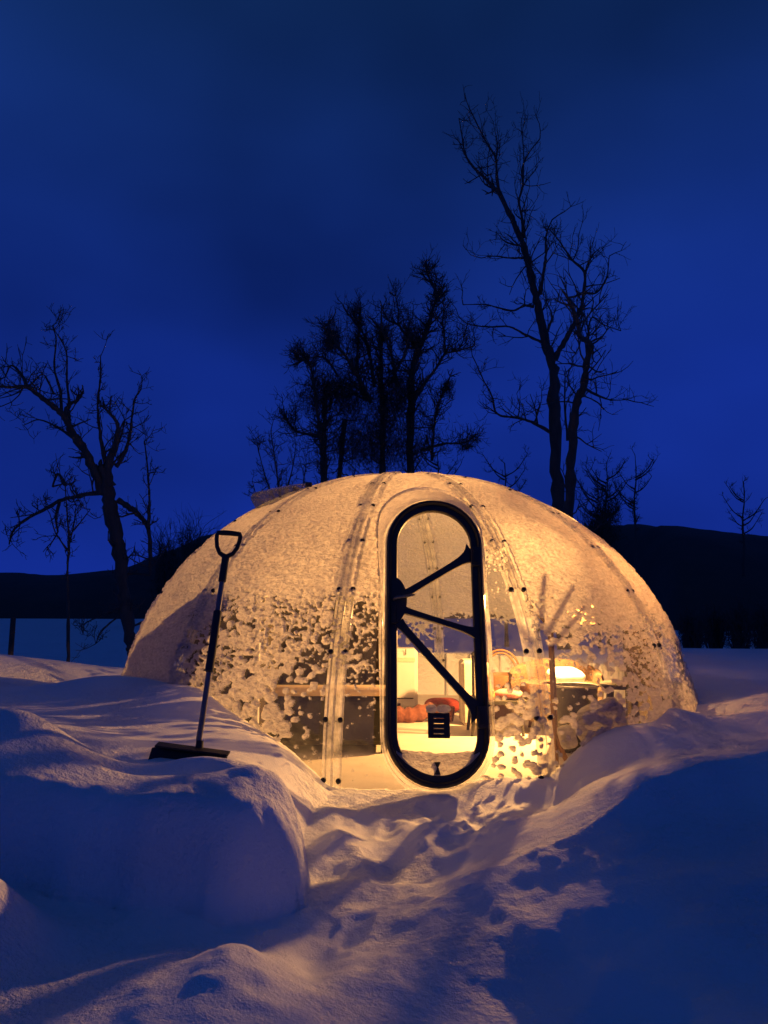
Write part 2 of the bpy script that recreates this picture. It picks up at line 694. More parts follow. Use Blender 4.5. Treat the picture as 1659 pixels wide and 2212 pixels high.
far_pts = [(5, 6, .5), (-5, 6, .5), (5, 9, .52), (-5, 9, .5), (0, 11, .5), (-7, 3, .55), (7, 3, .5), (-7, 0, .3), (7, 0, .3),
           (0, -3, .1), (-3, -2, .2), (3, -2, .2), (0, 10, .55), (2.9, 8.6, .5), (-2.6, 8.6, .46), (-2.7, 7.2, .20), (-3.1, 7.4, .22), (-4.2, 7.9, .62), (-3.8, 7.0, .46)]
up_pts = far_pts + [
    A(705, 1690, 4.62), A(640, 1640, 4.45), A(600, 1612, 4.45), A(560, 1572, 4.85), A(400, 1545, 4.6), A(330, 1482, 5.3), A(440, 1500, 5.1),
    A(250, 1500, 5.0), A(270, 1490, 5.9), A(100, 1520, 4.8), A(60, 1470, 6.5), A(425, 1640, 3.8), A(60, 1556, 3.35), A(0, 1552, 3.4),
    A(200, 1600, 3.55), A(330, 1652, 3.5), A(420, 1660, 3.4), A(500, 1650, 3.45), A(560, 1662, 3.3), A(615, 1712, 3.25), A(700, 1730, 4.2),
    A(260, 1575, 4.2), A(120, 1560, 4.1), (-1.0, 3.05, .42), (-1.5, 2.95, .50), (-2.2, 3.0, .62), (-3.0, 3.2, .65), (-.55, 3.1, .40), (-.42, 3.15, .33),
    (-.45, 3.6, .30)]
low_pts = far_pts + [
    (.3, 4.5, .06), (.05, 4.45, .05), (-.2, 4.5, .05), (.62, 4.5, .07), (.85, 4.55, .08), (0, 4, .02), (.4, 4, .02), (-.2, 3.6, .0), (.2, 3.3, .0), (-.1, 3, -.01), (-.3, 2.7, -.03),
    (.0, 2.5, .02), (0, 2.1, .02), (-.3, 2.3, .10), (-.50, 2.15, .15), (-.8, 2.1, .10), (-.95, 2.35, .07), (-.5, 2.55, .03), (-.9, 2.75, .04),
    (-1.3, 2.75, .12), (-1.6, 2.3, .20), (-.7, 1.7, .12), (0, 1.5, .02), (.6, 1.7, -.06), (.3, 2.05, -.02),
    A(1230, 1822, 3.15), A(1400, 1703, 3.40), A(1530, 1662, 3.55), A(1659, 1640, 3.70), A(1000, 1905, 3.04), A(1300, 1900, 2.92), A(1300, 2000, 2.66), A(1450, 1762, 3.30), A(1600, 1728, 3.42), A(1300, 2100, 2.47), A(1300, 2200, 2.35),
    A(1500, 1850, 3.06), A(1500, 2000, 2.70), A(1500, 2150, 2.42), A(1640, 1810, 3.15), A(1640, 2000, 2.72), A(1640, 2150, 2.45), A(1150, 2020, 2.62), A(1150, 2150, 2.4), A(900, 2100, 2.45), A(1000, 2000, 2.75),
    (1.0, 1.8, -.10), (1.8, 1.9, -.05),
    A(1180, 1760, 4.1), A(1260, 1700, 4.15), A(1400, 1650, 4.35), A(1520, 1620, 4.5), A(1640, 1590, 4.8),
    A(1200, 1672, 4.72), A(1260, 1630, 4.75), A(1340, 1590, 4.85), A(1400, 1568, 5.0), A(1470, 1572, 5.15), A(1540, 1560, 5.5), A(1600, 1510, 5.9),
    A(1560, 1470, 7.0), A(1640, 1440, 8.5), A(1050, 1700, 4.52), A(1120, 1690, 4.55), (3.4, 4.6, .45), (3.0, 3.0, .30), (2.4, 2.4, .05)]
tps_up, tps_low = TPS(up_pts), TPS(low_pts)

# edge between the left upland (drift + cut bank) and the path, walked from the dome wall round the bank's corner to the far left
EDGE = np.array([(-.36, 4.95), (-.33, 4.62), (-.36, 4.35), (-.46, 4.05), (-.50, 3.75), (-.41, 3.48), (-.36, 3.28), (-.385, 3.08), (-.55, 2.95), (-.95, 2.90), (-1.35, 2.86), (-1.9, 2.72), (-2.6, 2.5), (-4, 2.2), (-8, 1.5)])


def edge_sd(x, y):
    """distance to the edge line, positive on the upland side"""
    best = np.full(x.shape, 1e9)
    side = np.zeros(x.shape)
    for (x0, y0), (x1, y1) in zip(EDGE[:-1], EDGE[1:]):
        dx, dy = x1 - x0, y1 - y0
        t = np.clip(((x - x0) * dx + (y - y0) * dy) / (dx * dx + dy * dy), 0, 1)
        d = np.hypot(x - x0 - t * dx, y - y0 - t * dy)
        cr = dx * (y - y0) - dy * (x - x0)          # right of the walk = upland
        m = d < best
        best = np.where(m, d, best)
        side = np.where(m, np.sign(-cr), side)
    return best * side


CREST = np.array([(.12, 2.96, .02), (.31, 3.05, .05), (.755, 3.15, .13), (1.17, 3.4, .30), (1.50, 3.55, .35), (1.857, 3.7, .38), (3.0, 4.1, .45), (4.5, 4.4, .5)])


def crest_fn(x, y):
    best = np.full(x.shape, 1e9)
    side = np.zeros(x.shape)
    amp = np.zeros(x.shape)
    for k, ((x0, y0, _), (x1, y1, _)) in enumerate(zip(CREST[:-1], CREST[1:])):
        dx, dy = x1 - x0, y1 - y0
        t = np.clip(((x - x0) * dx + (y - y0) * dy) / (dx * dx + dy * dy), 0, 1)
        d = np.hypot(x - x0 - t * dx, y - y0 - t * dy)
        m = d < best
        best = np.where(m, d, best)
        side = np.where(m, np.sign(dx * (y - y0) - dy * (x - x0)), side)
        a = np.clip((k + t) / 2.0, 0, 1)
        amp = np.where(m, a, amp)
    far = side > 0
    return amp * 0.045 * np.where(far, np.exp(-best / 0.22), np.exp(-best / 0.20)) - amp * far * 0.03 * np.exp(-((best - .25) / .2) ** 2)


# soft lumps, footprints and scoops: (x, y, rx, ry, dz)
LUMPS = [(-1.24, 2.42, 0.16, 0.2, 0.2), (-0.05, 3.95, 0.13, 0.16, -0.03), (0.05, 3.62, 0.11, 0.16, -0.036), (-0.22, 3.75, 0.1, 0.13, 0.03), (0.22, 3.82, 0.1, 0.12, 0.024), (-0.25, 3.42, 0.12, 0.1, -0.03), (-0.12, 3.25, 0.13, 0.1, 0.021), (0.28, 3.42, 0.14, 0.12, -0.03), (0.08, 3.05, 0.12, 0.14, -0.024), (0.36, 3.72, 0.08, 0.1, -0.03), (-0.3, 4.15, 0.12, 0.14, 0.036), (-0.18, 4.32, 0.12, 0.1, -0.018), (0.5, 3.95, 0.13, 0.14, -0.024), (0.62, 3.75, 0.12, 0.12, 0.03), (0.75, 4.1, 0.12, 0.2, 0.03), (-0.05, 2.75, 0.16, 0.12, -0.021), (0.18, 2.85, 0.12, 0.1, 0.018), (-0.45, 2.35, 0.1, 0.16, 0.05), (-0.22, 2.5, 0.08, 0.2, -0.05), (0.52, 3.2, 0.16, 0.12, -0.018), (1.3, 2.95, 0.30, 0.10, 0.03), (-0.85, 3.55, 0.22, 0.1, 0.05), (-1.35, 3.6, 0.3, 0.14, -0.06), (-1.7, 3.35, 0.25, 0.12, 0.05), (-0.72, 3.38, 0.18, 0.1, -0.06), (-1.1, 3.35, 0.18, 0.08, -0.05), (-0.55, 3.3, 0.12, 0.1, 0.03), (-0.75, 3.85, 0.15, 0.15, 0.02), (-0.9, 2.93, 0.2, 0.06, 0.03), (2.05, 5.35, 0.2, 0.25, 0.1), (2.5, 5.2, 0.35, 0.2, 0.1), (2.35, 5.6, 0.2, 0.2, -0.08), (3.0, 5.6, 0.5, 0.25, 0.1), (1.55, 4.72, 0.35, 0.22, 0.06), (0.95, 4.35, 0.2, 0.15, -0.05), (-1.35, 5.0, 0.25, 0.2, 0.05), (-2.0, 5.4, 0.4, 0.35, 0.09)]


PRINTS = [(.24, 4.22, .1, .035), (.03, 3.98, -.15, .045), (.28, 3.70, .2, .04), (.00, 3.42, -.1, .045), (.20, 3.10, .25, .03), (-.10, 2.86, -.2, .04), (.08, 2.50, .1, .03), (.50, 4.08, .5, .035), (-.2, 3.62, -.6, .035)]


def terrain(x, y):
    zl, zu = tps_low(x, y), tps_up(x, y)
    wob = 0.10 * fbm(x * 2.3 + 3, y * 2.3, 3) + 0.03 * fbm(x * 11, y * 11, 3)
    sd = edge_sd(x, y) + wob
    # cut face is steep at the block (y < 3.5) and soft further back
    wide = 0.13 + 0.16 * sstep(3.5, 4.1, y)
    tt = np.clip((sd + .035) / wide, 0, 1)
    k = np.sqrt(np.clip(1 - (1 - tt) ** 2.2, 0, 1)) ** 1.15
    k = np.where(y > 5.2, sstep(-.3, .3, DX - x), k)
    z = zl * (1 - k) + zu * k
    z = z + crest_fn(x, y) * sstep(5.2, 4.6, y)
    bank = sstep(.2, .7, x) * sstep(3.4, 2.9, y) * sstep(1.2, 2.0, y)
    z = z + bank * (.10 * fbm(x * 1.6 + 5, y * 3.2 - x * 1.2, 3) + .016 * fbm(x * 7, y * 9, 4))
    for (lx, ly, rx, ry, dz) in LUMPS:
        z = z + dz * np.exp(-((x - lx) / rx) ** 2 - ((y - ly) / ry) ** 2)
    near = sstep(9, 5, y) * sstep(4.5, 2.5, np.abs(x))
    path = np.exp(-((x - .1) / .55) ** 4) * sstep(4.6, 4.3, y) * sstep(2.0, 2.8, y)
    soft = 1 - .75 * sstep(.25, .6, sd) - .5 * sstep(.9, 1.4, x)
    z = z + near * soft * (0.030 * fbm(x * 3.1, y * 3.1, 3) + 0.008 * fbm(x * 14, y * 14, 3))
    z = z + path * (0.040 * fbm(x * 5.0 + y * 2.2, y * 2.6 + 4, 3) + 0.008 * fbm(x * 19, y * 15, 3))
    for (fx, fy, fa, fd) in PRINTS:
        ca, sa = math.cos(fa), math.sin(fa)
        lx_, ly_ = (x - fx) * ca + (y - fy) * sa, -(x - fx) * sa + (y - fy) * ca
        q = (lx_ / .05) ** 2 + (ly_ / .125) ** 2 + 1.6 * fbm(x * 9 + fx * 20, y * 9, 2)
        q = np.maximum(q, 0)
        fd = fd * .4
        z = z - fd * np.exp(-q ** 2) + .3 * fd * np.exp(-((np.sqrt(q) - 1.45) / .35) ** 2)
    rubble = np.exp(-(((x - .50) / .17) ** 2 + ((y - 3.85) / .26) ** 2)) + np.exp(-(((x - .28) / .13) ** 2 + ((y - 4.0) / .13) ** 2))
    z = z + rubble * 0.05 * np.maximum(0, 0.75 - worley(x * 13, y * 11))
    left_rough = np.exp(-(((x + .5) / .3) ** 2 + ((y - 2.2) / .35) ** 2)) + np.exp(-(((x + .47) / .14) ** 2 + ((y - 3.2) / .25) ** 2))
    z = z + left_rough * (0.026 * fbm(x * 15, y * 15, 4))
    face = np.exp(-(sd / .16) ** 2) * sstep(4.2, 3.4, y)
    z = z + face * .05 * fbm(x * 7, y * 7, 4)
    sas = np.exp(-(((x + 3.6) / .8) ** 2 + ((y - 7.5) / .8) ** 2))
    z = z + sas * .09 * fbm(x * 2.2 + y * 1.5, y * 6.5 - x * 1.2, 3)
    # outwards: the lip and the lower field
    lip = 8.3 + 2.4 * sstep(-3, 4, x) + 0.7 * fbm(x * .4, y * .1, 2)
    drop = sstep(lip, lip + 4.0, np.hypot(np.maximum(np.abs(x) - 4, 0) * .5, 0) + y)
    side = sstep(7, 16, np.abs(x)) + sstep(-4, -12, y)
    out = np.clip(drop + side, 0, 1)
    z = np.clip(z, -.3, 1.0)
    z = z * (1 - out) + out * (-0.6 + 0.25 * fbm(x * .05, y * .05, 3))
    # inside the dome the snow stays outside the wall
    rd = np.hypot(x - DX, y - DY)
    wall = r_at(np.clip(z, 0.0, 0.9)) - 0.015
    z = np.where(rd < wall, -0.14, z)
    return z


def axis(segs):
    out = [segs[0][0]]
    for a, b, step0, step1 in segs:
        x = a
        while x < b - 1e-6:
            t = (x - a) / (b - a)
            x += step0 + (step1 - step0) * t
            out.append(min(x, b))
    return np.array(sorted(set(np.round(out, 5))))


ax_x = axis([(-420, -30, 60, 20), (-30, -6, 6, 0.7), (-6, -2.4, .25, .05), (-2.4, 2.9, .017, .017), (2.9, 6, .05, .3), (6, 30, .7, 6), (30, 420, 20, 60)])
ax_y = axis([(-60, -4, 12, 2), (-4, 1.5, .5, .05), (1.5, 5.6, .0165, .0165), (5.6, 10.5, .04, .10), (10.5, 16, .2, .5), (16, 60, 1, 6), (60, 420, 12, 60)])
GX, GY = np.meshgrid(ax_x, ax_y)
GZ = terrain(GX, GY)
nx, ny = len(ax_x), len(ax_y)
ii = np.arange(nx * ny).reshape(ny, nx)
quads = np.stack([ii[:-1, :-1], ii[:-1, 1:], ii[1:, 1:], ii[1:, :-1]], -1).reshape(-1, 4)
ground = mesh_np('ground', np.stack([GX, GY, GZ], -1).reshape(-1, 3), quads, M['snow'])
tag(ground, 'deep drifted snow with a trodden path up to the dome', kind='structure')


def gz(x, y):
    return float(terrain(np.array([float(x)]), np.array([float(y)]))[0])


# hill behind the field
def hill_mesh():
    us = np.linspace(-700, 2400, 260)
    prof_u = [-700, 0, 120, 260, 380, 430, 520, 700, 900, 1100, 1300, 1400, 1659, 1900, 2400]
    prof_v = [1225, 1242, 1244, 1232, 1195, 1170, 1150, 1150, 1150, 1150, 1142, 1150, 1172, 1180, 1210]
    rows = []
    for k in range(13):
        t = k / 12
        row = []
        for u in us:
            Yf = 96 - 46 * float(sstep(1250, 1480, np.array(u)))
            Y = Yf + t * 60
            top = at(u, np.interp(u, prof_u, prof_v), Yf + 60)
            h = top.z + 0.6
            zz = -0.75 + h * (math.sin(min(t * 1.12, 1) * math.pi / 2) ** 0.8) * (1 if t < .92 else 1)
            xx = (u - 829.5) / FPX * Y
            zz += float(1.3 * fbm(np.array(xx * .10), np.array(Y * .10), 4)) * (0.2 + t)
            row.append((xx, Y, zz))
        rows.append(row)
    return np.array(rows)


hr = hill_mesh()
nr_, nc_ = hr.shape[:2]
ii = np.arange(nr_ * nc_).reshape(nr_, nc_)
hq = np.stack([ii[:-1, :-1], ii[:-1, 1:], ii[1:, 1:], ii[1:, :-1]], -1).reshape(-1, 4)
hill = mesh_np('hill', hr.reshape(-1, 3), hq, M['hill'])
tag(hill, 'dark wooded hillside beyond the snow field', kind='structure')

# ------------------------------------------------------------------ the dome
dome = empty('dome_greenhouse', (0, 0, 0))
tag(dome, 'glowing clear garden dome with a black framed oval door and snow on its panels', 'dome')


def bay_panel(k):
    a0, a1 = RIBS[k], RIBS[(k + 1) % 12] + (360 if k == 11 else 0)
    na, ns = 22, 90
    azs = np.linspace(a0, a1, na)
    ss = np.linspace(0, ARC - 0.12, ns)
    r, z = mer(ss)
    a = np.radians(azs)
    X = DX + r[:, None] * np.sin(a)
    Y = DY - r[:, None] * np.cos(a)
    Z = np.repeat(z[:, None], na, 1)
    ii = np.arange(na * ns).reshape(ns, na)
    q = np.stack([ii[:-1, :-1], ii[:-1, 1:], ii[1:, 1:], ii[1:, :-1]], -1).reshape(-1, 4)
    if k == 0:
        lx, zz = lateral(X, Y), Z
        inside = in_hood(lx, zz).ravel()
        q = q[~inside[q].any(1)]
    return mesh_np('panel', np.stack([X, Y, Z], -1).reshape(-1, 3), q, M['clear'], dome)


def lateral(X, Y):
    """sideways distance from the door's axis"""
    return (X - 0.327) * math.cos(R_(D_AZ)) + (Y - 4.72) * math.sin(R_(D_AZ)) * 0.0


for k in range(12):
    bay_panel(k)

# apex cap
cap = MB()
cap.lathe([(0.02, DH + .030), (0.12, DH + .028), (0.2, DH + .012), (0.24, DH - .012), (0.2, DH - .02), (0.02, DH - 0.005)], (DX, DY, 0), 36)
cap.build('apex_cap', M['rib'], dome, True, 40)

# ribs: flange strip with two raised edges, bolts in pairs
RIB_PROF = [(-.062, .001), (-.058, .014), (-.040, .016), (-.034, .005), (-.008, .004), (-.005, .020), (.005, .020), (.008, .004), (.034, .005), (.040, .016), (.058, .014), (.062, .001)]
BOLT_Z = [2.26, 2.10, 1.87, 1.58, 1.24, 0.85, 0.45, 0.10]
bolt_mesh = None
for az in RIBS:
    P = []
    for s in np.linspace(0, ARC - .16, 70):
        r, z = (float(q) for q in mer(s))
        nr, nz = (float(q) for q in mer_n(s))
        taper = min(1.0, 0.45 + r / 1.2)
        row = []
        for (w, h) in RIB_PROF:
            a = R_(az) + w * taper / max(r, .05)
            rr = r + h * nr
            row.append(Vector((DX + rr * math.sin(a), DY - rr * math.cos(a), z + h * nz)))
        P.append(row)
    mb = MB()
    mb.grid(P)
    rib = mb.build('rib', M['rib'], dome, True, 50)
    for z in BOLT_Z:
        for sd in (-1, 1):
            p0 = dome_pt(az, z)
            r = float(r_at(z))
            taper = min(1.0, 0.45 + r / 1.2)
            daz = math.degrees(sd * .047 * taper / r)
            p = dome_pt(az + daz, z, .018)
            q = dome_pt(az + daz, z, .05)
            nrm = (q - p).normalized()
            if bolt_mesh is None:
                bm_ = MB()
                bm_.lathe([(0.0155, -.012), (0.0165, .0), (.0165, .008), (.010, .015), (.002, .017)], n=12)
                bo = bm_.build('bolt', M['bolt'], rib, True, 40)
                bolt_mesh = bo.data
            else:
                bo = link(bpy.data.objects.new('bolt', bolt_mesh), rib)
            bo.rotation_mode = 'QUATERNION'
            bo.rotation_quaternion = nrm.to_track_quat('Z', 'Y')
            bo.location = dome_pt(az + daz, z, .026 if z > 1.1 else .016)

# base ring
mb = MB()
P = []
for k in range(121):
    a = 2 * math.pi * k / 120
    P.append([Vector((DX + rr * math.sin(a), DY - rr * math.cos(a), z)) for rr, z in
              ((DR - .05, -.12), (DR + .03, -.12), (DR + .03, .02), (DR + .008, .035), (DR - .05, .035))])
mb.grid(P)
mb.build('base_ring', M['frame'], dome, True, 40)

# hood around the door: swept from the dome to the door frame
mb = MB()
P = []
n_o = len(OUTL)
for i in range(n_o):
    lx, z = hood_xy(i)
    X = 0.327 + lx
    r = float(r_at(z))
    Yd = DY - math.sqrt(max(r * r - (X - DX) ** 2, 0.01))
    foot = Vector((X, Yd, z))
    x, y = OUTL[i]
    rim = door_pt(x * 1.015, (y - D_LEN / 2) * 1.008 + D_LEN / 2, -.01)
    rim2 = door_pt(x * 1.05, (y - D_LEN / 2) * 1.018 + D_LEN / 2, -.03)
    cen = Vector((0.327, Yd, z * 0.98 + 0.02))
    fl = foot + (foot - Vector((0.327, foot.y, 1.0))).normalized() * .022 + Vector((0, -.012, 0.006))
    row = [fl, foot + Vector((0, -.018, 0.002))]
    for t in (.25, .5, .75):
        q = foot.lerp(rim2, t)
        row.append(q)
    row += [rim2, rim]
    P.append(row)
P.append(P[0])
mb.grid(P)
mb.build('door_hood', M['rib'], dome, True, 60)
HOOD_ROWS = P


# ------------------------------------------------------------------ door (part of the dome) with its own pieces
def sweep_outline(mb, prof, n=None):
    """prof: list of (inset, off) swept round the door outline, closed"""
    P = []
    for i in range(n_o):
        x, y = OUTL[i]
        x0, y0 = OUTL[i - 1]
        x1, y1 = OUTL[(i + 1) % n_o]
        tx, ty = x1 - x0, y1 - y0
        k = math.hypot(tx, ty)
        nx_, ny_ = -ty / k, tx / k                   # inward for counter-clockwise
        P.append([door_pt(x + nx_ * a, y + ny_ * a, o) for a, o in prof])
    P.append(P[0])
    mb.grid(P)


mb = MB()
sweep_outline(mb, [(.000, -.03), (-.004, .0), (.000, .022), (.010, .030), (.024, .028), (.030, .018), (.030, .006), (.066, .004), (.070, -.002), (.070, -.03), (.0, -.03)])
door = mb.build('door', M['frame'], dome, True, 35)
mb = MB()
sweep_outline(mb, [(.003, .024), (.010, .036), (.022, .036), (.028, .022)])
mb.build('gasket', M['black'], door, True, 50)
# pane
mb = MB()
ins = []
for i in range(n_o):
    x, y = OUTL[i]
    x0, y0 = OUTL[i - 1]
    x1, y1 = OUTL[(i + 1) % n_o]
    tx, ty = x1 - x0, y1 - y0
    k = math.hypot(tx, ty)
    ins.append(door_pt(x - ty / k * .06, y + tx / k * .06, -.012))
mb.add(ins, [tuple(range(n_o))])
mb.build('pane', M['pane'], door)


def strut(p0, p1, w0, fl0, fl1, thick=.028, off=.0):
    p0, p1 = Vector(p0), Vector(p1)
    d = (p1 - p0)
    L = d.length
    d.normalize()
    nrm = Vector((-d.y, d.x))
    N = 22
    top, bot, topb, botb = [], [], [], []
    for k in range(N + 1):
        t = k / N * L
        w = w0 / 2 + fl0 * math.exp(-t / .035) + fl1 * math.exp(-(L - t) / .045)
        c = p0 + d * t
        a, b = c + nrm * w, c - nrm * w
        top.append((door_pt(a.x, a.y, off + thick * .4), door_pt(b.x, b.y, off + thick * .4), door_pt(b.x, b.y, off - thick * .6), door_pt(a.x, a.y, off - thick * .6)))
    mb = MB()
    mb.grid([list(r) + [r[0]] for r in top])
    n = len(mb.v)
    mb.f.append((0, 1, 2, 3))
    mb.f.append((n - 5, n - 4, n - 3, n - 2))
    return mb.build('strut', M['frame'], door)


HUB_Y = 1.125
strut((-.215, 1.155), (.255, 1.452), .043, .011, .056)
strut((-.205, 1.065), (.255, .925), .035, .008, .019)
strut((-.235, .985), (.268, .425), .045, .011, .060)
# round lock plate on the frame's edge
mb = MB()
ring_ = []
for k in range(33):
    a = -math.pi / 2 + math.pi * k / 32
    ring_.append((-.268 + .085 * math.cos(a), HUB_Y + .150 * math.sin(a)))
ring_ += [(-.300, HUB_Y + .150), (-.300, HUB_Y - .150)]
f_, b_ = [door_pt(x, y, .020) for x, y in ring_], [door_pt(x, y, -.03) for x, y in ring_]
n = len(ring_)
mb.add(f_ + b_, [tuple(range(n)), tuple(range(2 * n - 1, n - 1, -1))] + [(i, i + n, (i + 1) % n + n, (i + 1) % n) for i in range(n)])
mb.build('lock_plate', M['frame'], door)
# lever handle, latch box
DM = Matrix((D_RT, D_UP, D_N)).transposed()
mb = MB()
mb.tube([door_pt(-.27, 1.125, .03), door_pt(-.25, 1.130, .06), door_pt(-.18, 1.140, .065), door_pt(-.135, 1.150, .055)], [.010, .011, .009, .007], 10)
mb.build('handle', M['alu'], door, True)
MB().box(door_pt(-.268, 1.03, .024), (.035, .12, .02), DM).build('latch', M['black'], door)
for y in (1.425, .405):
    mb = MB()
    mb.box(door_pt(.272, y, .022), (.065, .13, .035), DM)
    hin = mb.build('hinge', M['frame'], door)
    MB().box(door_pt(.268, y - .005, .044), (.034, .085, .012), DM).build('hinge_cover', M['black'], door)
# bottom catch
mb = MB()
mb.tube([door_pt(-.005, .075, .0), door_pt(-.005, .115, .0), door_pt(-.005, .145, .0)], [.020, .009, .022], 8)
mb.build('bottom_catch', M['frame'], door)
# louvred vent in the pane
VX, VY = .008, .355
vent = MB()
vw, vh = .066, .074
for sgn in (-1, 1):
    vent.box(door_pt(VX + sgn * (.031 + .0175), VY, .002), (.035, vh * 2, .012), DM)
ys = [-.074, -.048, -.040, -.018, -.010, .012, .020, .042, .050, .074]
for a, b in ((-.074, -.050), (-.042, -.020), (-.012, .010), (.018, .040), (.048, .074)):
    vent.box(door_pt(VX, VY + (a + b) / 2, .002), (.063, b - a, .0105), DM)
vg = vent.build('vent_grille', M['black'], door)
for yy in (-.046, -.016, .014, .044):
    T = DM @ Matrix.Rotation(R_(-38), 3, 'X')
    MB().box(door_pt(VX, VY + yy + .003, .008), (.062, .012, .003), T).build('louvre', M['alu'], door)

# roof hatch standing ajar on the upper left
hatch = None
ha = -62.0


def hatch_pt(da, s, off):
    a = ha + da
    z0 = np.interp(s, [0, 1], [1.99, 2.165])
    return dome_pt(a, float(z0), off)


mb = MB()
P = []
for k in range(13):
    s = k / 12
    off = .085 * (1 - s) + .045
    P.append([hatch_pt(da, s, o) for da, o in ((-9, .004), (-9, off * .8), (-8.2, off + .012), (-4, off + .03), (0, off + .034), (4, off + .03), (8.2, off + .012), (9, off * .8), (9, .004))])
mb.grid(P)
n0 = len(mb.v)
mb.f.append(tuple(range(9)))
M['hatch'] = clear_mat('smoky_hatch', 0.16, (0.42, 0.45, 0.44), 0.2)
hatch = mb.build('roof_hatch', M['hatch'], dome, True, 35)
hp = hatch_pt(9, 1.0, .05)
mb = MB()
for k in (-8, 8):
    mb.box(hatch_pt(k, 1.02, .045), (.06, .05, .05))
mb.build('hatch_hinge', M['black'], hatch)
mb = MB()
mb.tube([hatch_pt(-9.3, s, .02) for s in (0, .25, .5, .75, 1)] + [hatch_pt(9.3, s, .02) for s in (1, .75, .5, .25, 0)] + [hatch_pt(-9.3, 0, .02)], .014, 8)
mb.build('hatch_frame', M['rib'], hatch, True)

# ------------------------------------------------------------------ snow stuck to the dome
COV = [  # (u, v, cover) measured on the front of the dome
    (430, 1300, 1), (500, 1300, .86), (600, 1300, .84), (700, 1300, .88), (480, 1350, .68), (560, 1350, .76), (640, 1350, .76), (710, 1350, .8), (440, 1350, .8),
    (430, 1400, .5), (440, 1430, .5), (480, 1400, .75), (540, 1400, .7), (600, 1400, .76), (660, 1400, .62), (710, 1400, .6), (400, 1440, .8), (420, 1470, .92), (480, 1445, .5), (540, 1450, .6),
    (600, 1450, .7), (660, 1440, .34), (700, 1450, .5), (400, 1500, 1), (470, 1490, .78), (540, 1490, .8), (600, 1490, .62), (640, 1490, .34), (690, 1490, .2),
    (540, 1530, .85), (600, 1530, .9), (622, 1562, .7), (650, 1530, .08), (690, 1540, .1), (625, 1590, .5), (660, 1580, 0), (700, 1600, .03), (700, 1650, .03), (580, 1560, .8), (650, 1620, 0),
    (780, 1270, .97), (780, 1320, .6), (780, 1380, .45), (795, 1430, .5), (780, 1470, .25), (780, 1520, .1), (780, 1570, .08), (770, 1620, .03), (770, 1660, .05), (830, 1400, .35), (830, 1520, .1),
    (1060, 1150, 1), (1065, 1200, .55), (1062, 1260, .1), (1100, 1245, .93), (1065, 1300, 0), (1105, 1310, .3), (1080, 1350, .02), (1090, 1420, 0), (1085, 1460, .1), (1085, 1500, .3), (1115, 1490, .2),
    (1100, 1540, .86), (1090, 1580, .9), (1110, 1615, .62), (1150, 1625, .6), (1075, 1640, .4),
    (1150, 1240, 1), (1250, 1240, 1), (1238, 1278, 1), (1350, 1300, .96), (1160, 1300, .82), (1250, 1310, .97), (1330, 1330, .88), (1400, 1360, .6), (1160, 1360, .55), (1220, 1370, .74), (1280, 1360, .74), (1340, 1380, .66),
    (1400, 1410, .60), (1160, 1420, .15), (1210, 1415, .35), (1215, 1445, 0), (1275, 1420, .5), (1330, 1430, .52), (1400, 1450, .62), (1440, 1450, .5), (1255, 1450, .1),
    (1160, 1480, .3), (1150, 1530, .92), (1230, 1480, .1), (1300, 1465, .42), (1370, 1480, .55), (1430, 1490, .95), (1240, 1530, .1), (1300, 1540, .9), (1360, 1545, .7), (1430, 1540, 1),
    (1205, 1560, .1), (1180, 1600, .5), (1150, 1580, .75), (1215, 1600, .3), (1265, 1580, .8),
    (1400, 1290, 1), (1440, 1345, .92), (1428, 1382, .45), (1455, 1410, 0), (1470, 1450, 0), (1480, 1480, .3), (1490, 1525, .95), (1440, 1400, .3), (1460, 1380, .35), (1500, 1560, 1),
    (330, 1300, 1), (385, 1420, 1), (370, 1460, 1), (358, 1490, 1), (395, 1380, 1), (408, 1350, 1), (340, 1520, 1), (300, 1400, 1), (350, 1450, 1), (380, 1380, 1), (320, 1500, 1), (360, 1560, 1), (480, 1560, .9), (560, 1620, .5), (1350, 1600, .8), (1450, 1600, 1)]
COV = np.array(COV, float)


def cover_front(u, v):
    num, den = np.zeros(u.shape), np.full(u.shape, 1e-9)
    for cu, cv, c in COV:
        w = np.exp(-(((u - cu) ** 2 + (v - cv) ** 2) / (2 * 24.0 ** 2)))
        num += w * c
        den += w
    c = num / den
    top = sstep(1300, 1262, v)
    top = np.where((u > 1050) & (u < 1092) & (v > 1190), 0, top)
    c = np.maximum(c, 1.5 * np.exp(-((u - 1245) / 62) ** 2 - ((v - 1280) / 48) ** 2))
    return np.minimum(c * (1 - top) + top, 1)


def cover_back(az, z):
    a = np.mod(az, 360.0)
    n = fbm(az * .08, z * 2, 3)
    c = .62 + .55 * sstep(.75, 1.2, z + .2 * n)
    # clear low band on the right-hand and far side, where the night shows through
    low = sstep(66, 76, a) * sstep(172, 160, a)
    c = c * (1 - low) + low * (.06 + 1.1 * sstep(.86, 1.12, z + .12 * n))
    spk = np.exp(-((a - 176) / 6) ** 2)
    c = c * (1 - spk) + spk * (.35 + .8 * sstep(.85, 1.05, z))
    # ragged openings on the far left that let light out onto the snow
    c = c - .5 * np.exp(-((a - 262) / 20) ** 2 - ((z - .75) / .25) ** 2)
    return c


def uniformize(n):
    r = np.empty(n.size)
    r[np.argsort(n.ravel(), kind='stable')] = np.linspace(0, 1, n.size)
    return r.reshape(n.shape)


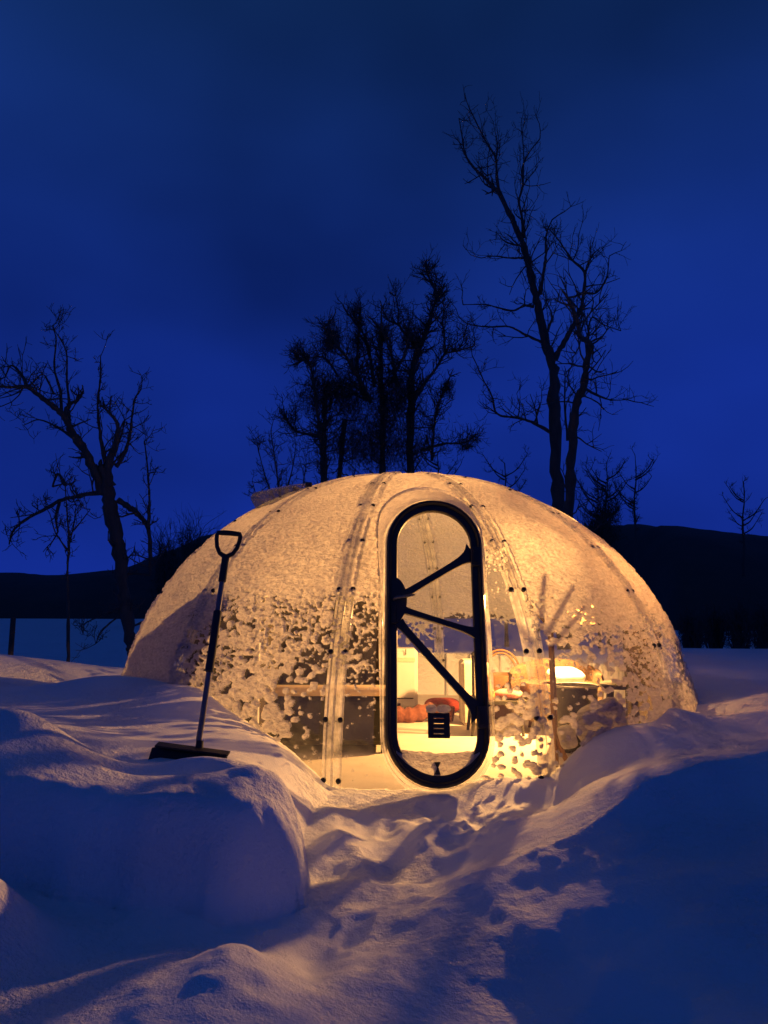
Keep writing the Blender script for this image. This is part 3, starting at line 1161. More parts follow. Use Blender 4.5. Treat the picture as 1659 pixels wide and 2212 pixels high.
def crust(az0, az1, step, s1, name_, front):
    """one sheet of the snow crust; returns vertices and faces"""
    na = int((R_(az1 - az0)) * DR / step)
    ns = int(s1 / step)
    azs = np.linspace(az0, az1, na)
    ss = np.linspace(0.0, s1, ns)
    r, z = mer(ss)
    nr, nz = mer_n(ss)
    a = np.radians(azs)
    Sx = np.repeat((a * 2.3)[None, :], ns, 0)
    Sy = np.repeat(ss[:, None], na, 1)
    wx = Sx + .02 * fbm(Sx * 14, Sy * 14, 2)
    wy = Sy + .02 * fbm(Sx * 14 + 40, Sy * 14, 2)
    big = sstep(-.10, .10, .8 * fbm(Sx * 3 + 7, Sy * 3, 2) + .22 * sstep(.95, .40, Sy) - .13)
    w1 = worley(wx / .030 + 50, wy / .025)
    w2 = worley(wx / .062 + 20, wy / .054)
    f = fbm(Sx / .05, Sy / .035, 3)
    N1 = uniformize(w1 + .75 * f + .55 * fbm(Sx / .20, Sy / .16, 3))
    N2 = uniformize(w2 + .55 * f + .45 * fbm(Sx / .26 + 9, Sy / .22, 3))
    N = N1 * (1 - big) + N2 * big
    X0 = DX + r[:, None] * np.sin(a)
    Y0 = DY - r[:, None] * np.cos(a)
    Z0 = np.repeat(z[:, None], na, 1)
    cb = cover_back(np.degrees(np.repeat(a[None, :], ns, 0)), Z0)
    if front:
        u, v = proj_np(X0, Y0, Z0)
        cf = cover_front(u, v)
        aa = np.degrees(np.repeat(a[None, :], ns, 0))
        k = sstep(-78, -68, aa) * sstep(92, 80, aa)
        c = cf * k + cb * (1 - k)
    else:
        c = cb
    c = np.where(c > .12, c + .03 * np.sin(np.clip(c, 0, 1) * math.pi) , c)
    ex = c - N
    full = sstep(.90, .99, c)
    ex = np.maximum(ex, full * .5 - (1 - full))
    # ribs stand proud under the snow
    d_az = np.min(np.abs(((np.degrees(a)[None, :] - np.array(RIBS)[:, None]) + 180) % 360 - 180), 0)
    taper = np.minimum(1, .45 + r / 1.2)
    wdist = np.radians(d_az)[None, :] * np.maximum(r, .02)[:, None] / taper[:, None]
    ribh = .017 * sstep(.066, .056, wdist) - .013 * (sstep(.034, .028, wdist) - sstep(.012, .006, wdist))
    ex = ex - .22 * sstep(.07, .05, wdist) * (1 - full)         # less snow holds on the ribs low down
    h = .004 + .022 * (1 - np.exp(-np.maximum(ex + .05, 0) * 6)) + ribh
    rip = fbm(Sx / .16, Sy / .050, 4)
    fine = fbm(Sx / .035, Sy / .022, 3)
    lump = sstep(.2, .6, ex)
    thin = sstep(1.4, 2.0, Z0)
    h = h + lump * (.028 * rip + .013 * fine) * (1 - .5 * thin)
    X = DX + (r[:, None] + h * nr[:, None]) * np.sin(a)
    Y = DY - (r[:, None] + h * nr[:, None]) * np.cos(a)
    Z = Z0 + h * nz[:, None]
    keep = ex > -.10
    if front:
        keep &= ~in_hood(lateral(X0, Y0), Z0)
    ii = np.arange(na * ns).reshape(ns, na)
    q = np.stack([ii[:-1, :-1], ii[:-1, 1:], ii[1:, 1:], ii[1:, :-1]], -1).reshape(-1, 4)
    kf = keep.ravel()
    q = q[kf[q].sum(1) >= 3]
    used = np.zeros(na * ns, bool)
    used[q.ravel()] = True
    remap = np.cumsum(used) - 1
    return np.stack([X, Y, Z], -1).reshape(-1, 3)[used], remap[q], ex.ravel()[used]


S_LOW = float(np.interp(1.75, _zz, _arc))
va, fa, ta = crust(-82, 96, .0085, S_LOW, 'front', True)
vb, fb, tb_ = crust(96, 278, .019, S_LOW, 'back', False)


def crust_cap():
    na, ns = 420, 60
    az = np.linspace(0, 2 * math.pi, na, endpoint=False)
    ss = np.linspace(S_LOW - .0, ARC - .01, ns)
    r, z = mer(ss)
    nr, nz = mer_n(ss)
    d_az = np.min(np.abs(((np.degrees(az)[None, :] - np.array(RIBS)[:, None]) + 180) % 360 - 180), 0)
    taper = np.minimum(1, .45 + r / 1.2)
    wdist = np.radians(d_az)[None, :] * np.maximum(r, .02)[:, None] / taper[:, None]
    ribh = .017 * sstep(.066, .056, wdist) - .013 * (sstep(.034, .028, wdist) - sstep(.012, .006, wdist))
    X0, Y0 = DX + r[:, None] * np.sin(az), DY - r[:, None] * np.cos(az)
    h = .024 + ribh * sstep(.2, .5, r)[:, None] + .006 * fbm(X0 / .1, Y0 / .1, 4) + .02 * sstep(.35, .1, r)[:, None]
    X, Y = DX + (r[:, None] + h * nr[:, None]) * np.sin(az), DY - (r[:, None] + h * nr[:, None]) * np.cos(az)
    Z = z[:, None] + h * nz[:, None]
    keep = ~in_hood(lateral(X0, Y0), np.repeat(z[:, None], na, 1)) | (Y0 > DY)
    ii = np.arange(na * ns).reshape(ns, na)
    i2 = np.roll(ii, -1, 1)
    q = np.stack([ii[:-1], i2[:-1], i2[1:], ii[1:]], -1).reshape(-1, 4)
    q = q[keep.ravel()[q].all(1)]
    return np.stack([X, Y, Z], -1).reshape(-1, 3), q


# snow lying on the hood's upper half
hs = []
i0 = [i for i in range(n_o) if OUTL[i][1] > D_LEN * .60]
for i in i0:
    row = HOOD_ROWS[i]
    c0 = door_pt(0, min(OUTL[i][1], D_LEN - .35), -.2)
    fine = []
    for j in range(len(row) - 2):
        for t in (0, .5):
            fine.append(row[j].lerp(row[j + 1], t))
    fine.append(row[-2])
    h_ = []
    fade = min(1, (OUTL[i][1] - D_LEN * .60) / .2)
    for j, q in enumerate(fine):
        d = (q - c0).normalized()
        e_ = math.sin(math.pi * (j + .5) / len(fine))
        h_.append(q + d * (.004 + .016 * e_ * fade + .010 * fade * float(fbm(np.array(q.x * 14), np.array((q.y + q.z) * 14), 3))))
    hs.append(h_)
mb = MB()
mb.grid(hs)
hv = np.array([tuple(q) for q in mb.v])
hf = np.array(mb.f)
vc, fc = crust_cap()
allv = np.concatenate([va, vb, vc, hv])
allf = np.concatenate([fa, fb + len(va), fc + len(va) + len(vb), hf + len(va) + len(vb) + len(vc)])
snow = mesh_np('snow_crust', allv, allf, M['ragged'])
tk = snow.data.attributes.new('thick', 'FLOAT', 'POINT')
tk.data.foreach_set('value', np.concatenate([ta, tb_, np.ones(len(vc) + len(hv))]).astype(np.float32))
tag(snow, 'crust of clumped snow stuck to the outside of the dome', 'snow', kind='stuff')


# ------------------------------------------------------------------ snow on the door, loose chunks at the wall
def blob(name, c, s, mat, parent=None, seed=0, amp=.25, n=16, M3=None):
    mb = MB()
    P = []
    for i in range(n + 1):
        th = math.pi * i / n
        row = []
        for j in range(2 * n + 1):
            ph = 2 * math.pi * (j % (2 * n)) / (2 * n)
            d = Vector((math.sin(th) * math.cos(ph), math.sin(th) * math.sin(ph), math.cos(th)))
            k = 1 + amp * 2 * float(fbm(np.array(d.x * 1.7 + seed * 3.1 + d.z), np.array(d.y * 1.7 + seed + d.z * .8), 3))
            # squarish
            q = Vector([math.copysign(abs(t) ** (.55 if amp > .14 else .8), t) for t in d]) * k
            q = Vector((q.x * s[0], q.y * s[1], q.z * s[2]))
            row.append((M3 @ q if M3 else q) + Vector(c))
        P.append(row)
    mb.grid(P)
    return mb.build(name, mat, parent, True)


for k, (x, y, sx, sy) in enumerate(((-.036, .452, .036, .026), (.040, .452, .044, .026))):
    o = blob('snow_clump', door_pt(x, y, .004), (sx, sy, .012), M['crust'], None, 5 + k, .12, 10, DM)
    tag(o, ('small', 'broader')[k] + ' snow clump perched on the ' + ('left', 'right')[k] + ' top of the black door vent', 'snow clump', 'snow clumps on the door vent')
# snow caked on the foot of the pane
mb = MB()
P = []
for i in range(40):
    x = -.25 + .5 * i / 39
    base = D_HW - math.sqrt(max(D_HW ** 2 - x ** 2, 0)) + .065
    topy = .20 + .035 * float(fbm(np.array(x * 16.), np.array(.3), 3)) + .05 * abs(x)
    P.append([door_pt(x, base + (max(topy - base, .004)) * t, -.008 + .018 * math.sin(math.pi * min(t + .12, 1)) + .008 * float(fbm(np.array(x * 30), np.array(t * 8.), 3))) for t in np.linspace(0, 1, 12)])
mb.grid(P)
o = mb.build('snow_cake', M['crust'], None, True)
tag(o, 'bank of snow caked on the bottom of the oval door pane', 'snow', kind='stuff')

for k, (u, v, Y, s, rz, lab) in enumerate((
        (1296, 1556, 4.97, (.20, .05, .115), .45, 'big squarish snow block propped against the dome behind the drift'),
        (1226, 1592, 4.86, (.050, .05, .075), .2, 'small snow lump beside the foot of the snow block'),)):
    p = at(u, v, Y)
    o = blob('snow_block', p, s, M['block'], None, 11 + 3 * k, .16, 14, Matrix.Rotation(rz, 3, 'Z') @ Matrix.Rotation(R_(-14), 3, 'Y'))
    tag(o, lab, 'snow block', 'snow blocks against the dome wall')

# ------------------------------------------------------------------ inside the dome
mb = MB()
mb.lathe([(0.02, -.10), (DR - .06, -.10), (DR - .06, .02), (DR - .08, .03), (0.02, .03)], (DX, DY, 0), 64)
fl = mb.build('floor', M['floor'], None, True, 30)
tag(fl, 'pale round floor inside the dome', kind='structure')
FZ = .03

# lamp: bare bulb on a cord from the dome
lamp = empty('hanging_lamp', tuple(LAMP))
tag(lamp, 'lit bulb hanging behind the snowy panels of the dome', 'lamp')
mL, nL, lL, oL = new_mat('lit_bulb')
em = nL.new('ShaderNodeEmission')
em.inputs[0].default_value = (1.0, 0.62, 0.28, 1)
em.inputs[1].default_value = 18.0
lL.new(em.outputs[0], oL.inputs[0])
mb = MB()
mb.lathe([(.003, -.055), (.018, -.050), (.030, -.032), (.033, -.012), (.028, .010), (.018, .030), (.013, .045)], (0, 0, 0), 20)
mb.build('bulb', mL, lamp, True)
mb = MB()
mb.lathe([(.016, .038), (.019, .045), (.019, .085), (.008, .095)], (0, 0, 0), 16)
mb.build('socket', M['black'], lamp, True, 40)
top_z = 1.0
lr = math.hypot(LAMP.x - DX, LAMP.y - DY)
zt = DH * (1 - (lr / DR) ** DP) ** (1 / DP)
mb = MB()
mb.tube([(0, 0, .09), (0, 0, zt - LAMP.z - .03)], .004, 6)
mb.build('cord', M['black'], lamp)
# unseen half drum shield, added to keep lamp light off the right-hand panels
mS, nS, lS, oS = new_mat('added_shade_cloth')
d_ = nS.new('ShaderNodeBsdfDiffuse')
t_n = nS.new('ShaderNodeBsdfTranslucent')
nz_ = noise_node(nS, lS, 60, 3, 0.6, stretch=(1, 1, .3))
rp_ = ramp_node(nS, lS, nz_.outputs['Fac'], [(.3, (.085, .055, .032)), (.7, (.125, .082, .048))])
lS.new(rp_.outputs[0], t_n.inputs[0])
d_.inputs[0].default_value = (.55, .42, .30, 1)
mx_ = nS.new('ShaderNodeMixShader')
mx_.inputs[0].default_value = .5
lS.new(d_.outputs[0], mx_.inputs[1])
lS.new(t_n.outputs[0], mx_.inputs[2])
tp_ = nS.new('ShaderNodeBsdfTransparent')
mg_ = nS.new('ShaderNodeMixShader')                # small clear share lets some lamp light straight through
mg_.inputs[0].default_value = .05
lS.new(mx_.outputs[0], mg_.inputs[1])
lS.new(tp_.outputs[0], mg_.inputs[2])
lS.new(mg_.outputs[0], oS.inputs[0])
mb = MB()
P = []
for k in range(33):
    a = R_(-126 + 214 * k / 32)
    P.append([(rr * math.cos(a), rr * math.sin(a), z) for rr, z in ((.175, -.33), (.177, -.33), (.150, .10), (.050, .27), (.012, .30), (.148, .10))])
mb.grid(P)
P = []
for k in range(25):
    a = R_(-126 - 120 * k / 24)
    P.append([(rr * math.cos(a), rr * math.sin(a), z) for rr, z in ((.156, -.03 + .08 * min(1, max(0, k - 5) / 6)), (.150, .10), (.050, .27), (.012, .30))])
mb.grid(P)
mb.build('added_shade', mS, lamp, True, 50)
pl = bpy.data.lights.new('lamp_light', 'POINT')
pl.energy = LAMP_POWER
pl.color = LAMP_COL
pl.shadow_soft_size = .045
plo = bpy.data.objects.new('lamp_light', pl)
plo.location = (-.05, .0, -.075)
link(plo, lamp)


def L(u, v, Y):
    return at(u, v, Y)


def thing(name, label, cat, loc, rz=0, group=None):
    o = empty(name, loc)
    o.rotation_euler = (0, 0, rz)
    return tag(o, label, cat, group)


# dark bench with a pale rounded rail
bx0, bx1, by0, by1 = -1.02, .06, 5.78, 6.35
t = thing('bench', 'dark olive box bench with a pale rounded rail inside the dome', 'bench', ((bx0 + bx1) / 2, (by0 + by1) / 2, FZ))
bw, bd = bx1 - bx0, by1 - by0
MB().box((0, 0, .245), (bw, bd, .37), None).build('body', M['bench'], t)
MB().box((0, .02, .447), (bw - .02, bd - .06, .03), None).build('seat', M['bench'], t)
MB().box((-.33, bd / 2 + .04, .62), (bw + .66, .05, 1.16), None).build('backrest', M['dark_panel'], t)  # tall back, widened left as an added dark backdrop behind the snow gaps
mb = MB()
mb.tube([(-bw / 2 + .0, -bd / 2 + .01, .47), (bw / 2 - .04, -bd / 2 + .01, .47), (bw / 2 - .005, -bd / 2 + .045, .47), (bw / 2 - .005, bd / 2 - .05, .47)], .042, 14)
mb.build('rail', M['wood'], t, True, 60)
for sx in (-1, 1):
    for sy in (-1, 1):
        MB().box((sx * (bw / 2 - .06), sy * (bd / 2 - .06), .03), (.05, .05, .06)).build('foot', M['black'], t)

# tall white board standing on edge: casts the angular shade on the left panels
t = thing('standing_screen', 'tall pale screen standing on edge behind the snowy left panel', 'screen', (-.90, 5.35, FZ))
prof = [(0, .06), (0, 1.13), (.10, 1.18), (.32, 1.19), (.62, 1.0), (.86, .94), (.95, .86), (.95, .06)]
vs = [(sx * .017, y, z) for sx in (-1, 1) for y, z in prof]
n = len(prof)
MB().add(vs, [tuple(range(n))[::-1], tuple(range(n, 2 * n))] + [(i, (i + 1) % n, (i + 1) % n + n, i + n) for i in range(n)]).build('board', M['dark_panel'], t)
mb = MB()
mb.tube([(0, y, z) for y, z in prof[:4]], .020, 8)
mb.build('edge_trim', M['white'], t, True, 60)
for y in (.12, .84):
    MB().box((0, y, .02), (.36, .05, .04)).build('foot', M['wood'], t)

# white cabinet at the back
t = thing('white_cabinet', 'white enamel cabinet standing at the back seen through the door', 'cabinet', (.13, 8.15, FZ))
MB().box((0, 0, .345), (.46, .34, .63)).build('body', M['white'], t)
MB().box((0, -.175, .545), (.40, .012, .045)).build('vent_strip', M['cream'], t)
MB().box((0, -.177, .145), (.36, .014, .010)).build('seam', M['frame'], t)
MB().box((-.02, -.176, .075), (.13, .014, .038)).build('badge', M['frame'], t)
mb = MB()
mb.tube([(.10, -.176, .60), (.10, -.19, .60), (.10, -.19, .655)], .005, 6)
mb.build('handle', M['frame'], t)
for sx in (-1, 1):
    MB().box((sx * .17, 0, .016), (.05, .28, .032)).build('foot', M['black'], t)


def cushion(name, label, cat, c, s, mat, rz=0, rx=0, puff=.35, group=None):
    mb = MB()
    P = []
    n = 14
    M3 = Matrix.Rotation(rz, 3, 'Z') @ Matrix.Rotation(rx, 3, 'X')
    for i in range(n + 1):
        row = []
        th = math.pi * i / n
        for j in range(2 * n + 1):
            ph = 2 * math.pi * (j % (2 * n)) / (2 * n)
            d = Vector((math.sin(th) * math.cos(ph), math.sin(th) * math.sin(ph), math.cos(th)))
            q = Vector((math.copysign(abs(d.x) ** .45, d.x), math.copysign(abs(d.y) ** .45, d.y), math.copysign(abs(d.z) ** .8, d.z)))
            edge = max(abs(q.x), abs(q.y))
            q.z *= (1 - puff * edge ** 4)
            q *= 1 + .05 * float(fbm(np.array(d.x * 3 + c[0] * 9), np.array(d.y * 3 + d.z * 2), 2))
            row.append(M3 @ Vector((q.x * s[0], q.y * s[1], q.z * s[2])))
        P.append(row)
    mb.grid(P)
    o = mb.build(name, mat, None, True)
    o.location = c
    return tag(o, label, cat, group)


cushion('red_cushion', 'bright red floor cushion beside the white cabinet', 'cushion', (.62, 8.02, .100), (.19, .16, .070), M['red'])
# rolled rust blanket in front
mb = MB()
mb.tube([(x, .03 * math.sin(x * 9), .02 * math.sin(x * 13)) for x in np.linspace(-.33, .33, 22)], [.075 + .012 * math.sin(i * 1.9) for i in range(22)], 18)
o = mb.build('rolled_blanket', M['rust'], None, True, 70)
o.location = (.34, 7.35, FZ + .08)
tag(o, 'rust red rolled blanket lying on the floor inside the door', 'blanket')

# low dark table with a lantern and an amber gourd
t = thing('low_table', 'low dark table seen behind the lower door hinge', 'table', (.98, 6.72, FZ))
MB().box((0, 0, .285), (.52, .42, .035)).build('top', M['bench'], t)
for sx in (-1, 1):
    for sy in (-1, 1):
        mb = MB()
        mb.tube([(sx * .19, sy * .15, .27), (sx * .22, sy * .17, .0)], [.018, .013], 8)
        mb.build('leg', M['bench'], t, True, 50)
TT = FZ + .3035
t = thing('lantern', 'black framed lantern standing on the low table', 'lantern', (.83, 6.62, TT))
for sx in (-1, 1):
    for sy in (-1, 1):
        MB().box((sx * .048, sy * .048, .20), (.012, .012, .36)).build('post', M['black'], t)
MB().box((0, 0, .009), (.12, .12, .018)).build('base', M['black'], t)
mb = MB()
mb.lathe([(.085, .38), (.08, .392), (.03, .425), (.008, .43)], (0, 0, 0), 4, Matrix.Rotation(R_(45), 3, 'Z'))
mb.build('roof', M['black'], t)
MB().box((0, 0, .20), (.086, .086, .34)).build('glass', M['pane'], t)
mb = MB()
mb.lathe([(.026, .0185), (.028, .03), (.028, .13), (.022, .135), (.003, .132)], (0, 0, 0), 16)
mb.build('candle', M['cream'], t, True, 50)
t_ = MB()
t_.lathe([(.020, 0), (.048, .012), (.058, .045), (.050, .085), (.030, .125), (.018, .165), (.012, .20), (.006, .215)], (0, 0, 0), 22)
o = t_.build('amber_gourd', M['amber'], None, True)
o.location = (.905, 6.555, TT)
tag(o, 'amber pear shaped gourd on the low table next to the lantern', 'gourd')
o = MB().box((0, 0, .30), (.26, .30, .60)).build('storage_box', M['cream'], None)
o.location = (.86, 7.25, FZ)
tag(o, 'cream upright storage box behind the lantern', 'box')

# armchair with fleece
ac = thing('armchair', 'cream tub armchair behind the panel right of the door', 'armchair', (1.56, 6.86, FZ), R_(-10))
mb = MB()
mb.lathe([(.30, .10), (.34, .14), (.35, .36), (.33, .43), (.02, .44)], (0, 0, 0), 32)
mb.build('seat', M['tan'], ac, True, 50)
P = []
for k in range(29):
    a = R_(-20 + 220 * k / 28)
    hgt = .50 + .10 * math.sin(math.pi * k / 28) ** 1.5
    row = []
    for rr, z in ((.345, .12), (.40, .14), (.425, hgt - .06), (.41, hgt), (.375, hgt + .012), (.34, hgt - .01), (.325, hgt - .08), (.335, .38)):
        row.append((rr * math.cos(a), rr * math.sin(a), z))
    P.append(row)
mb = MB()
mb.grid(P)
mb.f += [tuple(range(8)), tuple(28 * 8 + k for k in range(8))[::-1]]
mb.build('backrest', M['tan'], ac, True, 55)
for k in range(3):
    mb = MB()
    mb.tube([(.25 * math.cos(R_(30 + 120 * k)), .25 * math.sin(R_(30 + 120 * k)), .11), (.28 * math.cos(R_(30 + 120 * k)), .28 * math.sin(R_(30 + 120 * k)), 0)], [.02, .014], 8)
    mb.build('leg', M['brown_wood'], ac, True)
mb = MB()
for rr, zz in ((.16, .22), (.20, .25)):
    mb.tube([(rr * math.cos(R_(a)), .0, zz * math.sin(R_(a))) for a in range(0, 181, 12)], .010, 8)
o = mb.build('wicker_hoop', M['brown_wood'], None, True)
o.location = (1.18, 7.62, .55)
wh = thing('wicker_basket', 'small wicker basket with double hoop handle behind the armchair', 'basket', (1.18, 7.62, FZ))
o.parent = wh
o.location = (0, 0, .42)
mb = MB()
mb.lathe([(.14, 0), (.18, .03), (.21, .24), (.215, .42), (.20, .43), (.19, .40), (.17, .06), (.02, .04)], (0, 0, 0), 28)
mb.build('body', M['brown_wood'], wh, True, 50)
cushion('white_pillow', 'white pillow lit brightly on the armchair under the lamp', 'pillow', (1.60, 6.64, .535), (.15, .13, .065), M['white_cloth'], R_(12), R_(8))
cushion('rose_blanket', 'rose blanket heaped on the low table', 'blanket', (1.09, 6.64, .375), (.12, .09, .042), M['rose'], R_(-25), 0)

# black round tub
t = thing('black_tub', 'tall black round tub with a shiny rim behind the lower right panel', 'tub', (1.50, 5.92, FZ))
mb = MB()
mb.lathe([(.135, 0), (.150, .01), (.168, .48), (.172, .495), (.160, .498), (.155, .47), (.14, .06), (.02, .05)], (0, 0, 0), 36)
mb.build('body', M['plastic'], t, True, 40)
mb = MB()
mb.tube([(.174 * math.cos(R_(a)), .174 * math.sin(R_(a)), .494) for a in range(0, 361, 10)], .008, 8, False)
mb.build('rim', M['alu'], t, True)
mb = MB()
mb.lathe([(.154, .440), (.154, .452), (.02, .455)], (0, 0, 0), 30)
mb.build('contents', M['white_cloth'], t)

# wooden stand with forked arms
t = thing('wooden_stand', 'brown wooden post with forked arms and a slanted foot behind the right panel', 'stand', (1.20, 5.36, FZ))
mb = MB()
mb.tube([(0, 0, 0.0), (0.0, 0, .55), (-.01, .0, 1.02)], [.024, .022, .02], 4)
mb.build('post', M['brown_wood'], t)
for p in ([(-.01, 0, .98), (.10, .10, 1.12), (.20, .24, 1.24)], [(-.01, 0, .92), (.12, .02, 1.04), (.22, .06, 1.13)], [(-.01, 0, .96), (-.10, .06, 1.08), (-.16, .10, 1.2)], [(-.01, 0, 1.0), (.03, .12, 1.15), (.06, .2, 1.30)]):
    mb = MB()
    mb.tube(p, [.016, .013, .010], 6)
    mb.build('arm', M['brown_wood'], t)
for p in ([(.0, 0, .22), (.085, -.03, .015)], [(0, .0, .22), (-.03, .10, .015)]):
    mb = MB()
    mb.tube(p, [.018, .018], 4)
    mb.build('foot', M['brown_wood'], t)

# added screen by the right wall: darkens the snow gaps, blocks lamp light
t = thing('light_block_screen', 'unseen dark three-panel screen added along the right wall to block lamp light', 'screen', (2.22, 6.02, FZ))
for k, (x0, y0, x1, y1) in enumerate(((0, 0, .13, .46), (.13, .46, .03, .92), (.03, .92, .15, 1.38))):
    a = math.atan2(y1 - y0, x1 - x0)
    Ln = math.hypot(x1 - x0, y1 - y0) - .012
    MB().box(((x0 + x1) / 2, (y0 + y1) / 2, .46), (Ln, .022, .88), Matrix.Rotation(a, 3, 'Z')).build('panel', M['dark_panel'], t)
for x0, y0 in ((.13, .46), (.03, .92)):
    for z in (.2, .7):
        mb = MB()
        mb.tube([(x0, y0, z), (x0, y0, z + .07)], .009, 8)
        mb.build('hinge', M['alu'], t)

# dark stool at the right wall
t = thing('dark_stool', 'dark wooden stool near the right wall of the dome', 'stool', (1.88, 5.98, FZ))
mb = MB()
mb.lathe([(.02, .47), (.16, .47), (.17, .48), (.17, .505), (.15, .515), (.02, .515)], (0, 0, 0), 28)
mb.build('seat', M['bench'], t, True, 40)
for k in range(4):
    a = R_(20 + 90 * k)
    mb = MB()
    mb.tube([(.12 * math.cos(a), .12 * math.sin(a), .475), (.17 * math.cos(a), .17 * math.sin(a), 0)], [.018, .014], 8)
    mb.build('leg', M['bench'], t, True)

# ------------------------------------------------------------------ the snow shovel
sh_b, sh_t = at(427, 1622, 3.80), at(494, 1158, 4.00)
ax = (sh_t - sh_b).normalized()
Ls = (sh_t - sh_b).length
side = Vector((1, 0, 0)) - ax * ax.x
side.normalize()
fwd = ax.cross(side)                      # roughly away from / towards camera
shovel = empty('snow_shovel', tuple(sh_b))
tag(shovel, 'black snow shovel with a grey shaft stuck upright in the bank', 'shovel')


def sp(x, y, z):
    """x sideways, y depth, z along the shaft, relative to the empty"""
    return side * x + fwd * y + ax * z


mb = MB()
pts = [sp(.012, 0, -.05), sp(.006, 0, .0), sp(-.002, 0, .06), sp(0, 0, .14), sp(0, 0, .30), sp(0, 0, .60), sp(0, 0, Ls - .22)]
mb.tube(pts, [.0150, .0150, .0150, .0150, .0145, .0145, .0145], 14)
mb.build('shaft', M['alu'], shovel, True, 60)
mb = MB()
mb.tube([sp(0, 0, .385), sp(0, 0, .392), sp(0, 0, .55), sp(0, 0, .70), sp(0, 0, .706)], [.016, .0225, .0215, .0225, .016], 14)
mb.build('grip_sleeve', M['plastic'], shovel, True, 40)
mb = MB()
mb.tube([sp(0, 0, Ls - .255), sp(0, 0, Ls - .25), sp(0, 0, Ls - .16), sp(0, 0, Ls - .105)], [.017, .0215, .020, .021], 14)
mb.build('handle_socket', M['plastic'], shovel, True, 40)
mb = MB()
gh = [(-.004, -.115), (-.035, -.098), (-.054, -.065), (-.062, -.025), (-.064, .0), (-.058, .014)]
loop_pts = [(x, z) for x, z in gh] + [(-.03, .016), (0, .017), (.03, .016)] + [(-x, z) for x, z in reversed(gh)]
mb.tube([sp(x, 0, Ls + z) for x, z in loop_pts], [.014, .012, .0115, .0115, .012, .0135, .0145, .015, .0145, .0135, .012, .0115, .0115, .012, .014], 12)
mb.build('d_grip', M['plastic'], shovel, True, 60)
# blade: curved scoop, wide edge down in the snow
RB = Matrix.Rotation(R_(7), 3, 'Y')
P, Q = [], []
for i in range(17):
    t = i / 16
    x = -.205 + .37 * t
    e_ = abs(2 * t - 1)
    row, rowb = [], []
    for j in range(11):
        s = j / 10
        z = .015 - .30 * s - .010 * e_ ** 4
        y = -.05 - .075 * math.sin(s * 1.7) + .020 * (1 - e_ ** 3) - .06 * s
        lip = .035 * max(0, e_ - .82) / .18
        row.append(RB @ Vector((x, y - lip, z)))
        rowb.append(RB @ Vector((x, y - lip + .010, z)))
    P.append(row)
    Q.append(rowb)
mb = MB()
mb.grid(P)
mb.grid([r[::-1] for r in Q])
mb.grid([[P[i][0], Q[i][0]] for i in range(17)])
mb.grid([[P[0][j], Q[0][j]] for j in range(11)])
mb.grid([[P[16][j], Q[16][j]] for j in range(11)])
mb.build('blade', M['plastic'], shovel, True, 50)
mb = MB()
mb.add([RB @ Vector(p) for p in [(-.20, -.058, .013), (.162, -.058, .013), (.162, -.005, .020), (-.20, .005, .020), (-.20, -.058, .004), (.162, -.058, .004), (.162, -.005, .010), (-.20, .005, .010)]],
       [(0, 1, 2, 3), (7, 6, 5, 4), (0, 4, 5, 1), (1, 5, 6, 2), (2, 6, 7, 3), (3, 7, 4, 0)])
mb.tube([sp(.010, -.0, -.045), sp(.006, 0, .01), sp(.004, 0, .05)], [.026, .021, .018], 12)
mb.build('blade_socket', M['plastic'], shovel, True, 40)

# ------------------------------------------------------------------ trees
class Tubes:
    def __init__(self):
        self.v, self.f, self.n = [], [], 0

    def add(self, pts, rad, n):
        pts = np.asarray(pts, float)
        t = np.gradient(pts, axis=0)
        t /= np.maximum(np.linalg.norm(t, axis=1, keepdims=True), 1e-9)
        ref = np.array([0.31, 0.93, 0.2])
        a = ref - t * (t @ ref)[:, None]
        a /= np.maximum(np.linalg.norm(a, axis=1, keepdims=True), 1e-6)
        b = np.cross(t, a)
        an = 2 * np.pi * np.arange(n) / n
        ring = pts[:, None, :] + (a[:, None, :] * np.cos(an)[None, :, None] + b[:, None, :] * np.sin(an)[None, :, None]) * np.asarray(rad)[:, None, None]
        m = len(pts)
        ii = np.arange(m * n).reshape(m, n) + self.n
        q = np.stack([ii[:-1], np.roll(ii, -1, 1)[:-1], np.roll(ii, -1, 1)[1:], ii[1:]], -1).reshape(-1, 4)
        self.v.append(ring.reshape(-1, 3))
        self.f.append(q)
        self.n += m * n

    def build(self, name, mat, parent):
        if not self.v:
            return None
        return mesh_np(name, np.concatenate(self.v), np.concatenate(self.f), mat, parent)


def smooth_line(P, per=5):
    P = np.asarray(P, float)
    n = len(P)
    if n < 3:
        t = np.linspace(0, 1, per + 1)[:, None]
        return P[0] * (1 - t) + P[-1] * t
    Q = np.vstack([2 * P[0] - P[1], P, 2 * P[-1] - P[-2]])
    out = []
    for i in range(1, n):
        p0, p1, p2, p3 = Q[i - 1], Q[i], Q[i + 1], Q[i + 2]
        for k in range(per):
            t = k / per
            out.append(.5 * ((2 * p1) + (-p0 + p2) * t + (2 * p0 - 5 * p1 + 4 * p2 - p3) * t * t + (-p0 + 3 * p1 - 3 * p2 + p3) * t ** 3))
    out.append(P[-1])
    return np.array(out)


